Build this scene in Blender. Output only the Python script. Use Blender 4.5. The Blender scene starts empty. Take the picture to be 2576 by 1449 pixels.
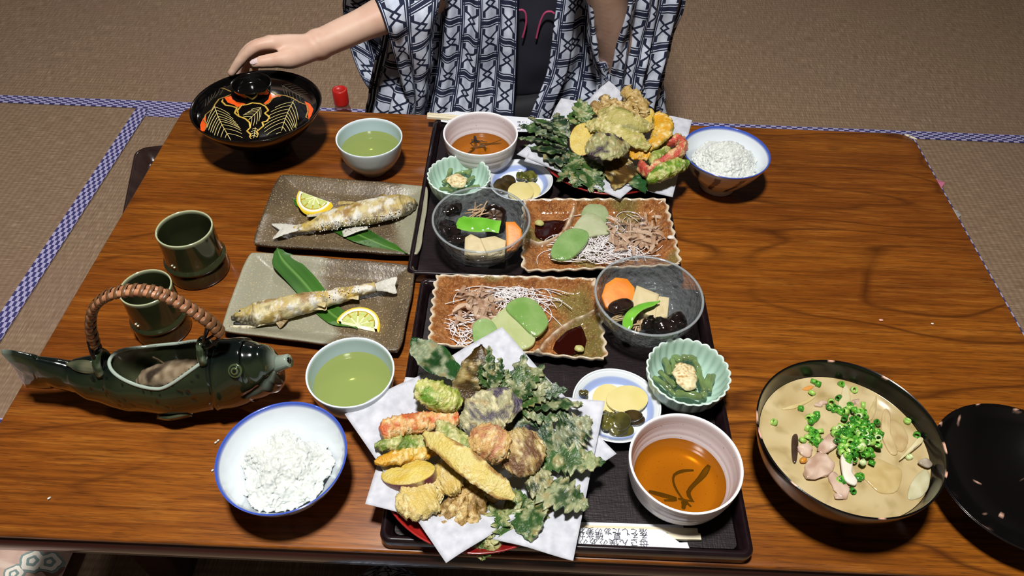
import bpy, math, random
from math import sin, cos, pi, sqrt, atan2, exp, floor
from mathutils import Vector as V, Matrix, noise
import numpy as np
random.seed(7); noise.seed_set(3)
SC = bpy.context.scene
COL = SC.collection

# ------------------------------------------------------------------ camera, light, exposure
T = .33                                   # height of the table top
F_PX, PITCH, ROLL, YAW, EYE = 1900., .8154, .0355, -.0071, .716
_f = V((sin(YAW)*cos(PITCH), cos(YAW)*cos(PITCH), -sin(PITCH)))
_r0 = V((cos(YAW), -sin(YAW), 0)); _u0 = _r0.cross(_f)
_r = _r0*cos(ROLL)+_u0*sin(ROLL); _u = _u0*cos(ROLL)-_r0*sin(ROLL)
CAMP = V((0, 0, EYE+T))
cd = bpy.data.cameras.new('camera'); cam = bpy.data.objects.new('camera', cd); COL.objects.link(cam)
cd.sensor_width = 36; cd.lens = F_PX/2576*36; cd.clip_start = .02
m = Matrix((_r, _u, -_f)).transposed().to_4x4(); m.translation = CAMP; cam.matrix_world = m
SC.camera = cam

w = bpy.data.worlds.new('world'); SC.world = w; w.use_nodes = True
w.node_tree.nodes['Background'].inputs[0].default_value = (.80, .88, 1, 1)
w.node_tree.nodes['Background'].inputs[1].default_value = .22
def area(name, loc, target, sx, sy, power, color, shape='RECTANGLE'):
    l = bpy.data.lights.new(name, 'AREA'); l.shape = shape; l.size = sx; l.size_y = sy; l.energy = power; l.color = color
    o = bpy.data.objects.new(name, l); COL.objects.link(o); o.location = loc
    o.rotation_euler = (V(target)-V(loc)).to_track_quat('-Z', 'Y').to_euler(); return o
area('ceiling_lamp', (-.10, .24, T+1.9), (-.06, .42, T), .20, .20, 38, (1, .975, .935), 'DISK')
area('second_ceiling_lamp', (-.55, 2.95, T+1.62), (-.3, 1.9, 0), .16, .05, 8, (1, .97, .93))
SC.view_settings.view_transform = 'Standard'; SC.view_settings.look = 'None'
SC.view_settings.gamma = 1; SC.view_settings.use_curve_mapping = False
SC.view_settings.exposure = .47
SC.cycles.use_denoising = True
SC.cycles.max_bounces = 6; SC.cycles.transparent_max_bounces = 12
SC.cycles.caustics_reflective = False; SC.cycles.caustics_refractive = False

# ------------------------------------------------------------------ helpers
def A(px, py, z=0.):
    """the point where the photograph's ray through (px,py) meets height z above the table top"""
    d = _f*F_PX+_r*(px-1288)-_u*(py-724.5)
    return CAMP+d*((z-EYE)/d.z)
def AY(px, py, y):
    d = _f*F_PX+_r*(px-1288)-_u*(py-724.5)
    return CAMP+d*(y/d.y)
def lin(c):
    if isinstance(c, str): c = [int(c[i:i+2], 16) for i in (1, 3, 5)]
    return tuple((x/255/12.92 if x/255 <= .04045 else ((x/255+.055)/1.055)**2.4) for x in c)
def mix(a, b, f):
    f = 0 if f < 0 else 1 if f > 1 else f
    return (a[0]+(b[0]-a[0])*f, a[1]+(b[1]-a[1])*f, a[2]+(b[2]-a[2])*f)
def nz(p, s, o=0.): return noise.noise(V((p[0]*s+o, p[1]*s+o*1.7, p[2]*s-o)))
def sst(a, b, x):
    x = (x-a)/(b-a); x = 0 if x < 0 else 1 if x > 1 else x
    return x*x*(3-2*x)
def lerp_tab(tab, t):
    if t <= tab[0][0]: return tab[0][1]
    for (a, x), (b, y) in zip(tab, tab[1:]):
        if t <= b:
            k = (t-a)/(b-a); k = k*k*(3-2*k); return x+(y-x)*k
    return tab[-1][1]
def catmull(pts, t):
    n = len(pts)-1
    if n == 1: return pts[0].lerp(pts[1], t)
    x = min(max(t, 0), 1)*n; i = min(int(x), n-1); f = x-i
    p1, p2 = pts[i], pts[i+1]; p0 = pts[i-1] if i else p1*2-p2; p3 = pts[i+2] if i+2 <= n else p2*2-p1
    return ((p1*2)+(p2-p0)*f+(p0*2-p1*5+p2*4-p3)*f*f+(p1*3-p0-p2*3+p3)*f**3)*.5

ORG = {}
def obj(name, geo, mat, parent=None, smooth=True, fm=None, org=None):
    """geo = verts (world), faces[, colours][, uv]; linked as one mesh object"""
    vs, fs = geo[0], geo[1]
    if parent is not None: o0 = ORG[parent.name]
    elif org is not None: o0 = V(org)
    else:
        xs = [v[0] for v in vs]; ys = [v[1] for v in vs]; zs = [v[2] for v in vs]
        o0 = V(((min(xs)+max(xs))/2, (min(ys)+max(ys))/2, min(zs)))
    me = bpy.data.meshes.new(name)
    me.from_pydata([(v[0]-o0[0], v[1]-o0[1], v[2]-o0[2]) for v in vs], [], fs)
    for x in (mat if isinstance(mat, (list, tuple)) else [mat]): me.materials.append(x)
    if smooth: me.polygons.foreach_set('use_smooth', [True]*len(me.polygons))
    if fm: me.polygons.foreach_set('material_index', fm)
    if len(geo) > 2 and geo[2]:
        a = me.color_attributes.new('Col', 'FLOAT_COLOR', 'POINT')
        a.data.foreach_set('color', [x for c in geo[2] for x in (c[0], c[1], c[2], 1)])
    if len(geo) > 3 and geo[3]:
        u = me.uv_layers.new(name='UVMap'); li = np.zeros(len(me.loops), int); me.loops.foreach_get('vertex_index', li)
        u.data.foreach_set('uv', np.array(geo[3])[li].ravel())
    me.update()
    o = bpy.data.objects.new(name, me); COL.objects.link(o)
    if parent is not None: o.parent = parent
    else: o.location = o0
    ORG[o.name] = o0
    return o
def tag(o, label, cat, group=None, kind=None):
    o['label'] = label; o['category'] = cat
    if group: o['group'] = group
    if kind: o['kind'] = kind
    return o
def thing(name, label, cat, loc, group=None):
    o = bpy.data.objects.new(name, None); o.empty_display_size = .02; COL.objects.link(o); o.location = loc
    ORG[o.name] = V(loc); return tag(o, label, cat, group)
def join(*gs):
    vs, fs, cs = [], [], []
    for g in gs:
        b = len(vs); vs += list(g[0]); fs += [tuple(i+b for i in f) for f in g[1]]
        if len(g) > 2 and g[2]: cs += list(g[2])
    return vs, fs, cs
def lathe(prof, c, n=64, mod=None, col=None):
    vs, fs, cs, rows = [], [], [], []
    for k, (r, z) in enumerate(prof):
        row = []
        if r < 1e-6:
            vs.append(V((c[0], c[1], c[2]+z))); row = [len(vs)-1]*n
            if col: cs.append(col(k, r, z, 0.))
        else:
            for j in range(n):
                a = 2*pi*j/n; rr, zz = mod(a, r, z, k) if mod else (r, z)
                vs.append(V((c[0]+rr*cos(a), c[1]+rr*sin(a), c[2]+zz))); row.append(len(vs)-1)
                if col: cs.append(col(k, r, z, a))
        rows.append(row)
    for a, b in zip(rows, rows[1:]):
        for j in range(n):
            q = (a[j], a[(j+1) % n], b[(j+1) % n], b[j]); q = tuple(dict.fromkeys(q))
            if len(q) > 2: fs.append(q)
    return vs, fs, cs
def smooth_prof(p, n=6):
    q = [V((x, y, 0)) for x, y in p]; out = []
    N = (len(p)-1)*n; zm = min(y for x, y in p)
    for i in range(N+1):
        v = catmull(q, i/N); v.y = max(v.y, zm); out.append((max(v.x, 0) if 0 < i < N else p[0][0] if i == 0 else p[-1][0], v.y))
    return out
def disc(c, r, n=48, rings=1, col=None):
    return lathe([(0, 0)]+[(r*(k+1)/rings, 0) for k in range(rings)], c, n, None, col)
def spw(x, e): return math.copysign(abs(x)**e, x)
def loaf(path, wf, hf, nt=24, ns=24, e=1., up=(0, 0, 1), lean=0., cup=0., disp=None, col=None, teeth=0., cap=True):
    """a closed body along a path: half width wf(t), half height hf(t); leaves, sticks, slices and fish are all made of it"""
    path = [V(p) for p in path]; up = V(up)
    vs, fs, cs = [], [], []
    for i in range(nt+1):
        t = i/nt; P = catmull(path, t); d = catmull(path, min(t+.01, 1))-catmull(path, max(t-.01, 0))
        tg = d.normalized(); B = tg.cross(up).normalized(); N = B.cross(tg)
        ln = lean(t) if callable(lean) else lean
        if ln: R = Matrix.Rotation(ln, 3, tg); B = R @ B; N = R @ N
        W, H = max(wf(t), 1e-4), max(hf(t), 1e-4)
        for j in range(ns):
            a = 2*pi*j/ns; ca, sa = spw(cos(a), e), spw(sin(a), e)
            p = P+B*(W*ca)+N*(H*sa+cup*ca*ca)
            if teeth: p = p+tg*(teeth*ca*ca)
            if disp: p = p+(B*cos(a)+N*sin(a))*disp(p, t, a)
            vs.append(p)
            if col: cs.append(col(p, t, a))
    for i in range(nt):
        for j in range(ns):
            k = (j+1) % ns; fs.append((i*ns+j, i*ns+k, (i+1)*ns+k, (i+1)*ns+j))
    if cap:
        for i in (0, nt):
            q = sum((vs[i*ns+j] for j in range(ns)), V())/ns; vs.append(q); k0 = len(vs)-1
            if col: cs.append(col(q, i/nt, pi/2))
            for j in range(ns):
                f = (i*ns+j, k0, i*ns+(j+1) % ns); fs.append(f if i == 0 else f[::-1])
    return vs, fs, cs
def tube(pts, r, nt=12, ns=6, col=None):
    rf = r if callable(r) else (lambda t: r)
    return loaf(pts, rf, rf, nt, ns, up=(.13, .21, .97), col=(lambda p, t, a: col) if col else None)
def grid(nu, nv, f, uvf=None, col=None, closeu=False):
    vs, fs, cs, uv = [], [], [], []
    for i in range(nu+1):
        for j in range(nv+1):
            p = f(i/nu, j/nv); vs.append(p)
            if uvf: uv.append(uvf(i/nu, j/nv))
            if col: cs.append(col(p, i/nu, j/nv))
    s = nv+1
    for i in range(nu):
        for j in range(nv): fs.append((i*s+j, (i+1)*s+j, (i+1)*s+j+1, i*s+j+1))
    return vs, fs, cs, uv
def slab(outline, th, frame, bev=.001, col=None, bulge=0., sub=0):
    """a prism with softened edges over a 2-D outline (metres) set in frame = (origin, X, Y, Z)"""
    O, X, Y, Z = frame; n = len(outline)
    cx = sum(p[0] for p in outline)/n; cy = sum(p[1] for p in outline)/n
    vs, fs, cs = [], [], []
    def ring(k, z, fade=0):
        for (x, y) in outline:
            dx, dy = x-cx, y-cy; L = max(sqrt(dx*dx+dy*dy), 1e-6); s = max(L-k, 0)/L
            vs.append(O+X*(cx+dx*s)+Y*(cy+dy*s)+Z*z)
            if col: cs.append(col(cx+dx*s, cy+dy*s, z/th, s))
    rs = [(bev, 0), (bev*.3, bev*.3), (0, bev), (0, th-bev), (bev*.3, th-bev*.3), (bev, th)]
    for k, z in rs: ring(k, z)
    inner = []
    mr = max(sqrt((x-cx)**2+(y-cy)**2) for x, y in outline)
    for s in (.66, .33):
        for (x, y) in outline:
            vs.append(O+X*(cx+(x-cx)*s)+Y*(cy+(y-cy)*s)+Z*(th+bulge*(1-s*s)))
            if col: cs.append(col(cx+(x-cx)*s, cy+(y-cy)*s, 1, s))
    nr = 8
    for i in range(nr-1):
        for j in range(n):
            k = (j+1) % n; fs.append((i*n+j, i*n+k, (i+1)*n+k, (i+1)*n+j))
    vs.append(O+X*cx+Y*cy+Z*(th+bulge)); t = len(vs)-1; vs.append(O+X*cx+Y*cy)
    if col: cs += [col(cx, cy, 1, 0), col(cx, cy, 0, 0)]
    for j in range(n):
        k = (j+1) % n; fs.append(((nr-1)*n+j, (nr-1)*n+k, t)); fs.append((k, j, t+1))
    return vs, fs, cs
def frame(o, xdir, z=(0, 0, 1)):
    X = V(xdir).normalized(); Z = V(z); Z = (Z-X*Z.dot(X)).normalized(); return (V(o), X, Z.cross(X), Z)
def rrect(x0, y0, x1, y1, r, z, n=8):
    out = []
    for cx, cy, a0 in ((x1-r, y1-r, 0), (x0+r, y1-r, pi/2), (x0+r, y0+r, pi), (x1-r, y0+r, 1.5*pi)):
        for k in range(n+1):
            a = a0+pi/2*k/n; out.append(V((cx+r*cos(a), cy+r*sin(a), z)))
    return out
def rings(rs, closed=True):
    n = len(rs[0]); vs = [v for r in rs for v in r]; fs = []
    for i in range(len(rs)-1):
        for j in range(n): fs.append((i*n+j, i*n+(j+1) % n, (i+1)*n+(j+1) % n, (i+1)*n+j))
    if closed: fs.append(tuple(range(n))[::-1]); fs.append(tuple((len(rs)-1)*n+j for j in range(n)))
    return vs, fs
def rim(l, r, t, b, z):
    """centre and radius of a rim whose leftmost, rightmost, top and bottom pixels are given"""
    cx, cy = (l+r)/2, (t+b)/2
    a, c, d, e = A(l, cy, z), A(r, cy, z), A(cx, t, z), A(cx, b, z)
    R = ((c-a).length+(e-d).length)/4
    return V(((a.x+c.x)/2, (d.y+e.y)/2, 0)), R

# ------------------------------------------------------------------ materials
class NT:
    def __init__(s, name):
        s.m = bpy.data.materials.new(name); s.m.use_nodes = True; s.t = s.m.node_tree; s.n = s.t.nodes
        s.b = s.n['Principled BSDF']; s.out = s.n['Material Output']; s._tc = None
    def new(s, t, **k):
        x = s.n.new('ShaderNode'+t)
        for a, v in k.items(): setattr(x, a, v)
        return x
    def link(s, a, b): s.t.links.new(a, b)
    def set(s, **k):
        al = {'rough': 'Roughness', 'metal': 'Metallic', 'spec': 'Specular IOR Level', 'coat': 'Coat Weight', 'coatr': 'Coat Roughness', 'sss': 'Subsurface Weight', 'sheen': 'Sheen Weight', 'trans': 'Transmission Weight', 'ior': 'IOR', 'alpha': 'Alpha'}
        for a, v in k.items(): s.b.inputs[al[a]].default_value = v
        return s
    def color(s, c):
        if isinstance(c, tuple): s.b.inputs['Base Color'].default_value = (*c, 1)
        else: s.link(c, s.b.inputs['Base Color'])
        return s
    def co(s, scale=None, kind='Object'):
        if not s._tc: s._tc = s.new('TexCoord')
        o = s._tc.outputs[kind]
        if scale is not None:
            mp = s.new('Mapping'); s.link(o, mp.inputs[0]); mp.inputs['Scale'].default_value = scale if isinstance(scale, tuple) else (scale,)*3; o = mp.outputs[0]
        return o
    def noise(s, scale, detail=3, vec=None, rough=.5, dist=0):
        x = s.new('TexNoise'); x.inputs['Scale'].default_value = 1; x.inputs['Detail'].default_value = detail; x.inputs['Roughness'].default_value = rough; x.inputs['Distortion'].default_value = dist
        s.link(vec if vec is not None else s.co(scale), x.inputs['Vector']); return x.outputs['Fac']
    def ramp(s, fac, *st):
        x = s.new('ValToRGB'); s.link(fac, x.inputs[0]); e = x.color_ramp.elements
        while len(e) < len(st): e.new(.5)
        for k, (p, c) in zip(e, st):
            k.position = p; k.color = (*c, 1) if isinstance(c, tuple) else (c, c, c, 1)
        return x.outputs[0]
    def mixc(s, a, b, f, mode='MIX'):
        x = s.new('Mix', data_type='RGBA', blend_type=mode)
        for sock, v in ((x.inputs[6], a), (x.inputs[7], b), (x.inputs[0], f)):
            if isinstance(v, tuple): sock.default_value = (*v, 1)
            elif isinstance(v, (int, float)): sock.default_value = v
            else: s.link(v, sock)
        return x.outputs[2]
    def math(s, op, a, b=0., c=0.):
        x = s.new('Math', operation=op)
        for sock, v in zip(x.inputs, (a, b, c)):
            if isinstance(v, (int, float)): sock.default_value = v
            else: s.link(v, sock)
        return x.outputs[0]
    def bump(s, h, strength=.3, dist=.001):
        x = s.new('Bump'); x.inputs['Strength'].default_value = strength; x.inputs['Distance'].default_value = dist
        s.link(h, x.inputs['Height'])
        if s.b.inputs['Normal'].links: s.link(s.b.inputs['Normal'].links[0].from_socket, x.inputs['Normal'])
        s.link(x.outputs[0], s.b.inputs['Normal']); return s
def plain(name, c, bump=None, var=None, **k):
    t = NT(name).set(**k); c = lin(c) if not (isinstance(c, tuple) and max(c) <= 1) else c
    if var: sc, c2, lo, hi = var; t.color(t.ramp(t.noise(sc, 4), (lo, c), (hi, lin(c2))))
    else: t.color(c)
    if bump: t.bump(t.noise(bump[0], 3), bump[1], bump[2])
    return t.m
def vcol(name, bump=None, bump2=None, speck=None, **k):
    t = NT(name).set(**k); a = t.new('VertexColor'); a.layer_name = 'Col'; c = a.outputs[0]
    if speck: sc, c2, lo, hi, f = speck; c = t.mixc(c, lin(c2), t.math('MULTIPLY', t.ramp(t.noise(sc, 2), (lo, 0.), (hi, 1.)), f))
    t.color(c)
    for b in (bump, bump2):
        if b: t.bump(t.noise(b[0], 3), b[1], b[2])
    return t.m
def clear(name, tint, diffuse=None, dfac=0., rough=.02, bump=None, ior=1.4, gl=1.):
    """thin clear stuff: tinted see-through body under a glossy skin"""
    t = NT(name); tr = t.new('BsdfTransparent'); tr.inputs[0].default_value = (*tint, 1)
    sh = tr.outputs[0]
    nrm = None
    if bump:
        x = t.new('Bump'); x.inputs['Strength'].default_value = bump[1]; x.inputs['Distance'].default_value = bump[2]
        t.link(t.noise(bump[0], 3), x.inputs['Height']); nrm = x.outputs[0]
    if diffuse:
        d = t.new('BsdfDiffuse'); d.inputs[0].default_value = (*diffuse, 1); mx = t.new('MixShader'); mx.inputs[0].default_value = dfac
        if nrm: t.link(nrm, d.inputs['Normal'])
        t.link(sh, mx.inputs[1]); t.link(d.outputs[0], mx.inputs[2]); sh = mx.outputs[0]
    g = t.new('BsdfGlossy'); g.inputs['Roughness'].default_value = rough; fr = t.new('Fresnel'); gm = t.new('NewGeometry'); t.link(t.math('MULTIPLY_ADD', gm.outputs['Backfacing'], 1/ior-ior, ior), fr.inputs[0])
    if nrm: t.link(nrm, g.inputs['Normal']); t.link(nrm, fr.inputs['Normal'])
    mx = t.new('MixShader'); t.link(t.math('MULTIPLY', fr.outputs[0], gl), mx.inputs[0]); t.link(sh, mx.inputs[1]); t.link(g.outputs[0], mx.inputs[2])
    t.link(mx.outputs[0], t.out.inputs[0]); t.n.remove(t.b); return t.m

def mat_wood():
    t = NT('table_wood').set(rough=.3, coat=.35, coatr=.16, spec=.4)
    warp = t.noise((2.2, 7., 1), 3)
    fig = t.noise((1.3, 13., 1), 5, rough=.62, dist=.5)
    fine = t.noise((11, 330, 1), 4, rough=.7)
    pore = t.noise((45, 1000, 1), 2)
    mid = t.noise((9, 120, 1), 4, rough=.65)
    slow = t.noise((1.1, 1.3, 1), 1)
    # growth-ring lines: contour bands of a slow field, broken up by the pores
    field = t.math('MULTIPLY', t.noise((1.1, 4.6, 1), 3, dist=.35, rough=.45), 11.)
    band = t.math('ABSOLUTE', t.math('SUBTRACT', t.math('FRACT', field), .5))
    line = t.ramp(band, (.0, 1.), (.04, .6), (.10, 0.))
    c = t.ramp(fig, (.3, lin('#68360c')), (.5, lin('#8c4f13')), (.7, lin('#a5631b')))
    c = t.mixc(c, lin('#7c4018'), t.math('MULTIPLY', t.ramp(slow, (.38, 1.), (.6, 0.)), .5))
    c = t.mixc(c, lin('#5a2c0c'), t.math('MULTIPLY', t.ramp(mid, (.5, 0.), (.66, 1.)), .45)); c = t.mixc(c, lin('#b4742c'), t.math('MULTIPLY', t.ramp(mid, (.36, 1.), (.46, 0.)), .3))
    c = t.mixc(c, lin('#43200a'), t.math('MULTIPLY', line, t.math('MULTIPLY', t.ramp(warp, (.34, 0.), (.58, 1.)), .8)))
    c = t.mixc(c, lin('#4c250b'), t.math('MULTIPLY', t.ramp(fine, (.46, 0.), (.66, 1.)), .62))
    c = t.mixc(c, lin('#30160a'), t.math('MULTIPLY', t.ramp(pore, (.56, 0.), (.70, 1.)), .55))
    t.color(c); t.bump(fine, .08, .0004); return t.m
M = {}
M['wood'] = mat_wood()
M['edge'] = plain('table_edge_lacquer', '#38160f', rough=.28, coat=.5, var=((3, 60, 60), '#24100c', .4, .6))
def mat_tatami(rot):
    t = NT('tatami_rush').set(rough=.75, spec=.25)
    a, b = ((1, 0) if not rot else (0, 1))
    s1 = (420, 34, 1) if not rot else (34, 420, 1)
    rush = t.noise(s1, 3)
    wv = t.new('TexWave', wave_type='BANDS', bands_direction='Y' if not rot else 'X', wave_profile='SIN')
    wv.inputs['Scale'].default_value = 26; wv.inputs['Distortion'].default_value = 1.2; wv.inputs['Detail'].default_value = 2; wv.inputs['Detail Scale'].default_value = 6
    t.link(t.co(), wv.inputs['Vector'])
    c = t.ramp(rush, (.3, lin('#816a54')), (.52, lin('#987f67')), (.72, lin('#b49b80')))
    c = t.mixc(c, lin('#745e4a'), t.math('MULTIPLY', wv.outputs['Fac'], .32))
    c = t.mixc(c, lin('#8f7164'), t.math('MULTIPLY', t.ramp(t.noise(5, 3), (.45, 0.), (.7, 1.)), .35))
    t.color(c); t.bump(t.math('ADD', rush, t.math('MULTIPLY', wv.outputs['Fac'], .8)), .5, .0012); return t.m
M['tatami_x'] = mat_tatami(0); M['tatami_y'] = mat_tatami(1)
def mat_heri(rot):
    t = NT('border_weave').set(rough=.7)
    ck = t.new('TexChecker'); ck.inputs['Scale'].default_value = 1
    ck.inputs['Color1'].default_value = (*lin('#3b3a74'), 1); ck.inputs['Color2'].default_value = (*lin('#b9b3da'), 1)
    mp = t.new('Mapping'); mp.inputs['Scale'].default_value = (1/.0125, 1/.0061, 0) if not rot else (1/.0061, 1/.0125, 0); mp.inputs['Location'].default_value = (.013, .011, .5)
    t.link(t.co(), mp.inputs[0]); t.link(mp.outputs[0], ck.inputs[0]); t.color(ck.outputs[0])
    t.bump(t.noise(900, 2), .2, .0005); return t.m
M['heri_x'] = mat_heri(0); M['heri_y'] = mat_heri(1)
M['tray'] = plain('brown_tray_lacquer', '#1c1014', rough=.22, coat=.4, var=(60, '#120a0d', .4, .65))
def mat_traycloth():
    t = NT('tray_cloth_lacquer').set(rough=.38, spec=.5)
    n = t.noise((90, 700, 60), 3); n2 = t.noise((700, 90, 60), 3)
    t.color(t.ramp(n, (.35, lin('#150d10')), (.7, lin('#221719')))); t.bump(t.math('ADD', n, n2), .4, .0006); return t.m
M['traycloth'] = mat_traycloth()
M['black'] = plain('black_lacquer', '#0b0909', rough=.13, coat=.2, coatr=.05, spec=.4)
M['blackchip'] = vcol('chipped_black_lacquer', rough=.2, spec=.5, coat=.25, coatr=.1)
M['red'] = plain('red_lacquer', '#9e1f1c', rough=.25, coat=.4, var=(30, '#6e1414', .4, .7))
M['gold'] = plain('gold_powder', '#d8b04a', rough=.4, metal=.35)
M['palegold'] = plain('pale_gold_line', '#e6d48c', rough=.45, metal=.15)
M['dullgold'] = plain('dull_gold_line', '#a18243', rough=.45, metal=.2)
M['orange'] = plain('orange_lacquer', '#ee5a1c', rough=.3, coat=.3)
M['glaze'] = vcol('vessel_glaze', rough=.14, spec=.55, coat=.3, coatr=.04)
M['speckglaze'] = vcol('speckled_glaze', rough=.22, spec=.5, speck=(420, '#6d6264', .69, .74, .8))
M['mint'] = vcol('mint_glaze', rough=.28, spec=.45)
M['stone'] = vcol('stoneware', rough=.33, spec=.55, bump=(260, .35, .0012), speck=(560, '#c2ac86', .6, .68, .75))
M['brownglaze'] = vcol('mottled_brown_glaze', rough=.14, spec=.6, coat=.4, coatr=.05, bump=(150, .5, .0022), speck=(520, '#d8b183', .58, .68, .5))
M['bottlegreen'] = vcol('bottle_green_glaze', rough=.12, spec=.55, coat=.5, coatr=.04, bump=(40, .05, .001))
M['tempura'] = vcol('tempura_batter', rough=.38, spec=.5, bump=(380, .9, .0018), bump2=(1300, .5, .0006))
M['leaf'] = vcol('fried_leaf', rough=.33, spec=.5, bump=(500, .6, .001), bump2=(1500, .3, .0004))
M['fish'] = vcol('grilled_fish_skin', rough=.38, spec=.5, bump=(330, .7, .0012), bump2=(1100, .5, .0007))
M['food'] = vcol('simmered_food', rough=.42, spec=.35, bump=(350, .25, .0006))
M['wet'] = vcol('wet_food', rough=.12, spec=.6, coat=.5, coatr=.05, bump=(140, .3, .0012))
M['jelly'] = vcol('konjac_jelly', rough=.12, spec=.6, coat=.8, coatr=.05, sss=.1, bump=(120, .6, .003))
def see_through(m, f, tint=(1, 1, 1)):
    t = m.node_tree; o = t.nodes['Material Output']; b = t.nodes['Principled BSDF']; tr = t.nodes.new('ShaderNodeBsdfTransparent'); tr.inputs[0].default_value = (*tint, 1); mx = t.nodes.new('ShaderNodeMixShader'); mx.inputs[0].default_value = f
    t.links.new(b.outputs[0], mx.inputs[1]); t.links.new(tr.outputs[0], mx.inputs[2]); t.links.new(mx.outputs[0], o.inputs[0])
see_through(M['jelly'], .22, lin('#c5d8a8'))
M['jelly'].node_tree.nodes['Principled BSDF'].inputs['Subsurface Radius'].default_value = (.006, .008, .005)
M['flake'] = vcol('dried_fish_flake', rough=.35, spec=.4, bump=(500, .4, .0006))
M['bamboo'] = vcol('bamboo_leaf', rough=.35, spec=.5)
see_through(M['flake'], .5)
def mat_paper():
    t = NT('tempura_paper').set(rough=.8, spec=.2)
    t.color(t.ramp(t.noise(90, 4), (.35, lin('#c9ccd6')), (.65, lin('#e2e4ec'))))
    tl = t.new('BsdfTranslucent'); tl.inputs[0].default_value = (.8, .8, .85, 1); tp = t.new('BsdfTransparent')
    a = t.new('MixShader'); a.inputs[0].default_value = .22; t.link(t.b.outputs[0], a.inputs[1]); t.link(tl.outputs[0], a.inputs[2])
    b = t.new('MixShader'); b.inputs[0].default_value = .05; t.link(a.outputs[0], b.inputs[1]); t.link(tp.outputs[0], b.inputs[2])
    t.link(b.outputs[0], t.out.inputs[0]); return t.m
M['paper'] = mat_paper()
M['white_paper'] = plain('sleeve_paper', '#dfe2ea', rough=.7)
M['ink'] = plain('printed_ink', '#3c3c46', rough=.8)
M['stick'] = plain('pale_wood', '#e6dcc0', rough=.6, var=((4, 300, 300), '#cfc09a', .4, .7))
M['rice'] = plain('cooked_rice', '#dadeda', rough=.35, spec=.4, sss=.55, var=(300, '#cdd0c8', .4, .7))
M['rice'].node_tree.nodes['Principled BSDF'].inputs['Subsurface Radius'].default_value = (.005, .005, .0045)
M['glass'] = clear('dimpled_glass', (.93, .95, .96), lin('#d3dade'), .10, .05, (110, 1., .006), 1.5, 1.5)
M['glassrim'] = clear('glass_rim', (.95, .97, .98), lin('#c9d0d4'), .30, .08, None, 1.5, 1.6)
M['tea'] = clear('green_tea', lin('#cdd594'), lin('#a9b56a'), .45, .02, None, 1.33)
M['tsuyu'] = clear('dipping_sauce', lin('#dba746'), lin('#a8701c'), .16, .02, None, 1.33)
M['soy'] = plain('soy_sauce', '#2a0a06', rough=.04, spec=.55)
M['skin'] = plain('skin', '#d6b39e', rough=.5, spec=.35, sss=.12, var=(25, '#cda48f', .4, .7))
M['skin'].node_tree.nodes['Principled BSDF'].inputs['Subsurface Radius'].default_value = (.012, .005, .003)
M['hair'] = plain('black_hair', '#15100e', rough=.45)
M['nail'] = plain('nail_polish', '#dcc4c4', rough=.12, coat=.6)
M['shirt'] = plain('dark_knit', '#171826', rough=.85, bump=(700, .3, .0006))
M['skirt'] = plain('black_cloth', '#14141a', rough=.8, bump=(60, .3, .002))
M['pink'] = plain('pink_print', '#a83a62', rough=.8)
M['whiteprint'] = plain('white_print', '#d9d9dc', rough=.8)
M['threads'] = plain('radish_threads', '#efeaea', rough=.2, spec=.6, trans=.0, sss=.2)
M['threads'].node_tree.nodes['Principled BSDF'].inputs['Subsurface Radius'].default_value = (.003, .003, .003)
see_through(M['threads'], .12)
def mat_yukata():
    t = NT('yukata_print').set(rough=.85, spec=.2)
    uv = t.co(kind='UV'); sp = t.new('SeparateXYZ'); t.link(uv, sp.inputs[0])
    a = t.math('MULTIPLY', sp.outputs[0], 1/.0315); ia = t.math('FLOOR', a)
    par = t.math('FRACT', t.math('MULTIPLY', ia, .5))
    b = t.math('ADD', t.math('MULTIPLY', sp.outputs[1], 1/.066), par)
    cu = t.math('ABSOLUTE', t.math('SUBTRACT', t.math('FRACT', a), .5)); cv = t.math('ABSOLUTE', t.math('SUBTRACT', t.math('FRACT', b), .5))
    def band(x, lo, hi): return t.math('MULTIPLY', t.math('GREATER_THAN', x, lo), t.math('LESS_THAN', x, hi))
    u0 = t.math('MINIMUM', t.math('MAXIMUM', t.math('MULTIPLY', t.math('SUBTRACT', cv, .05), 2.2), .0), .36)
    d = t.math('SUBTRACT', cu, u0)
    hexl = t.math('MULTIPLY', band(d, -.115, .035), t.math('LESS_THAN', cv, .36))
    vert = t.math('MULTIPLY', t.math('GREATER_THAN', cu, .375), t.math('SUBTRACT', 1, band(cu, .425, .455)))
    hor = t.math('MULTIPLY', t.math('GREATER_THAN', cv, .385), t.math('SUBTRACT', 1, band(cv, .422, .444)))
    dd = t.math('ADD', cu, t.math('MULTIPLY', cv, 2.1)); dia = band(dd, .12, .25)
    ins = t.math('LESS_THAN', dd, .12)
    k = t.math('MAXIMUM', t.math('MAXIMUM', hexl, vert), t.math('MAXIMUM', hor, dia))
    k = t.math('MULTIPLY', k, t.math('SUBTRACT', 1, ins))
    wh = t.ramp(t.noise(70, 4), (.3, lin('#b9c2d6')), (.7, lin('#dbe3f2')))
    t.color(t.mixc(wh, lin('#272c42'), k)); t.bump(t.noise(40, 4), .25, .004); t.bump(t.noise(1100, 2), .15, .0005)
    return t.m
M['yukata'] = mat_yukata()

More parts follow.
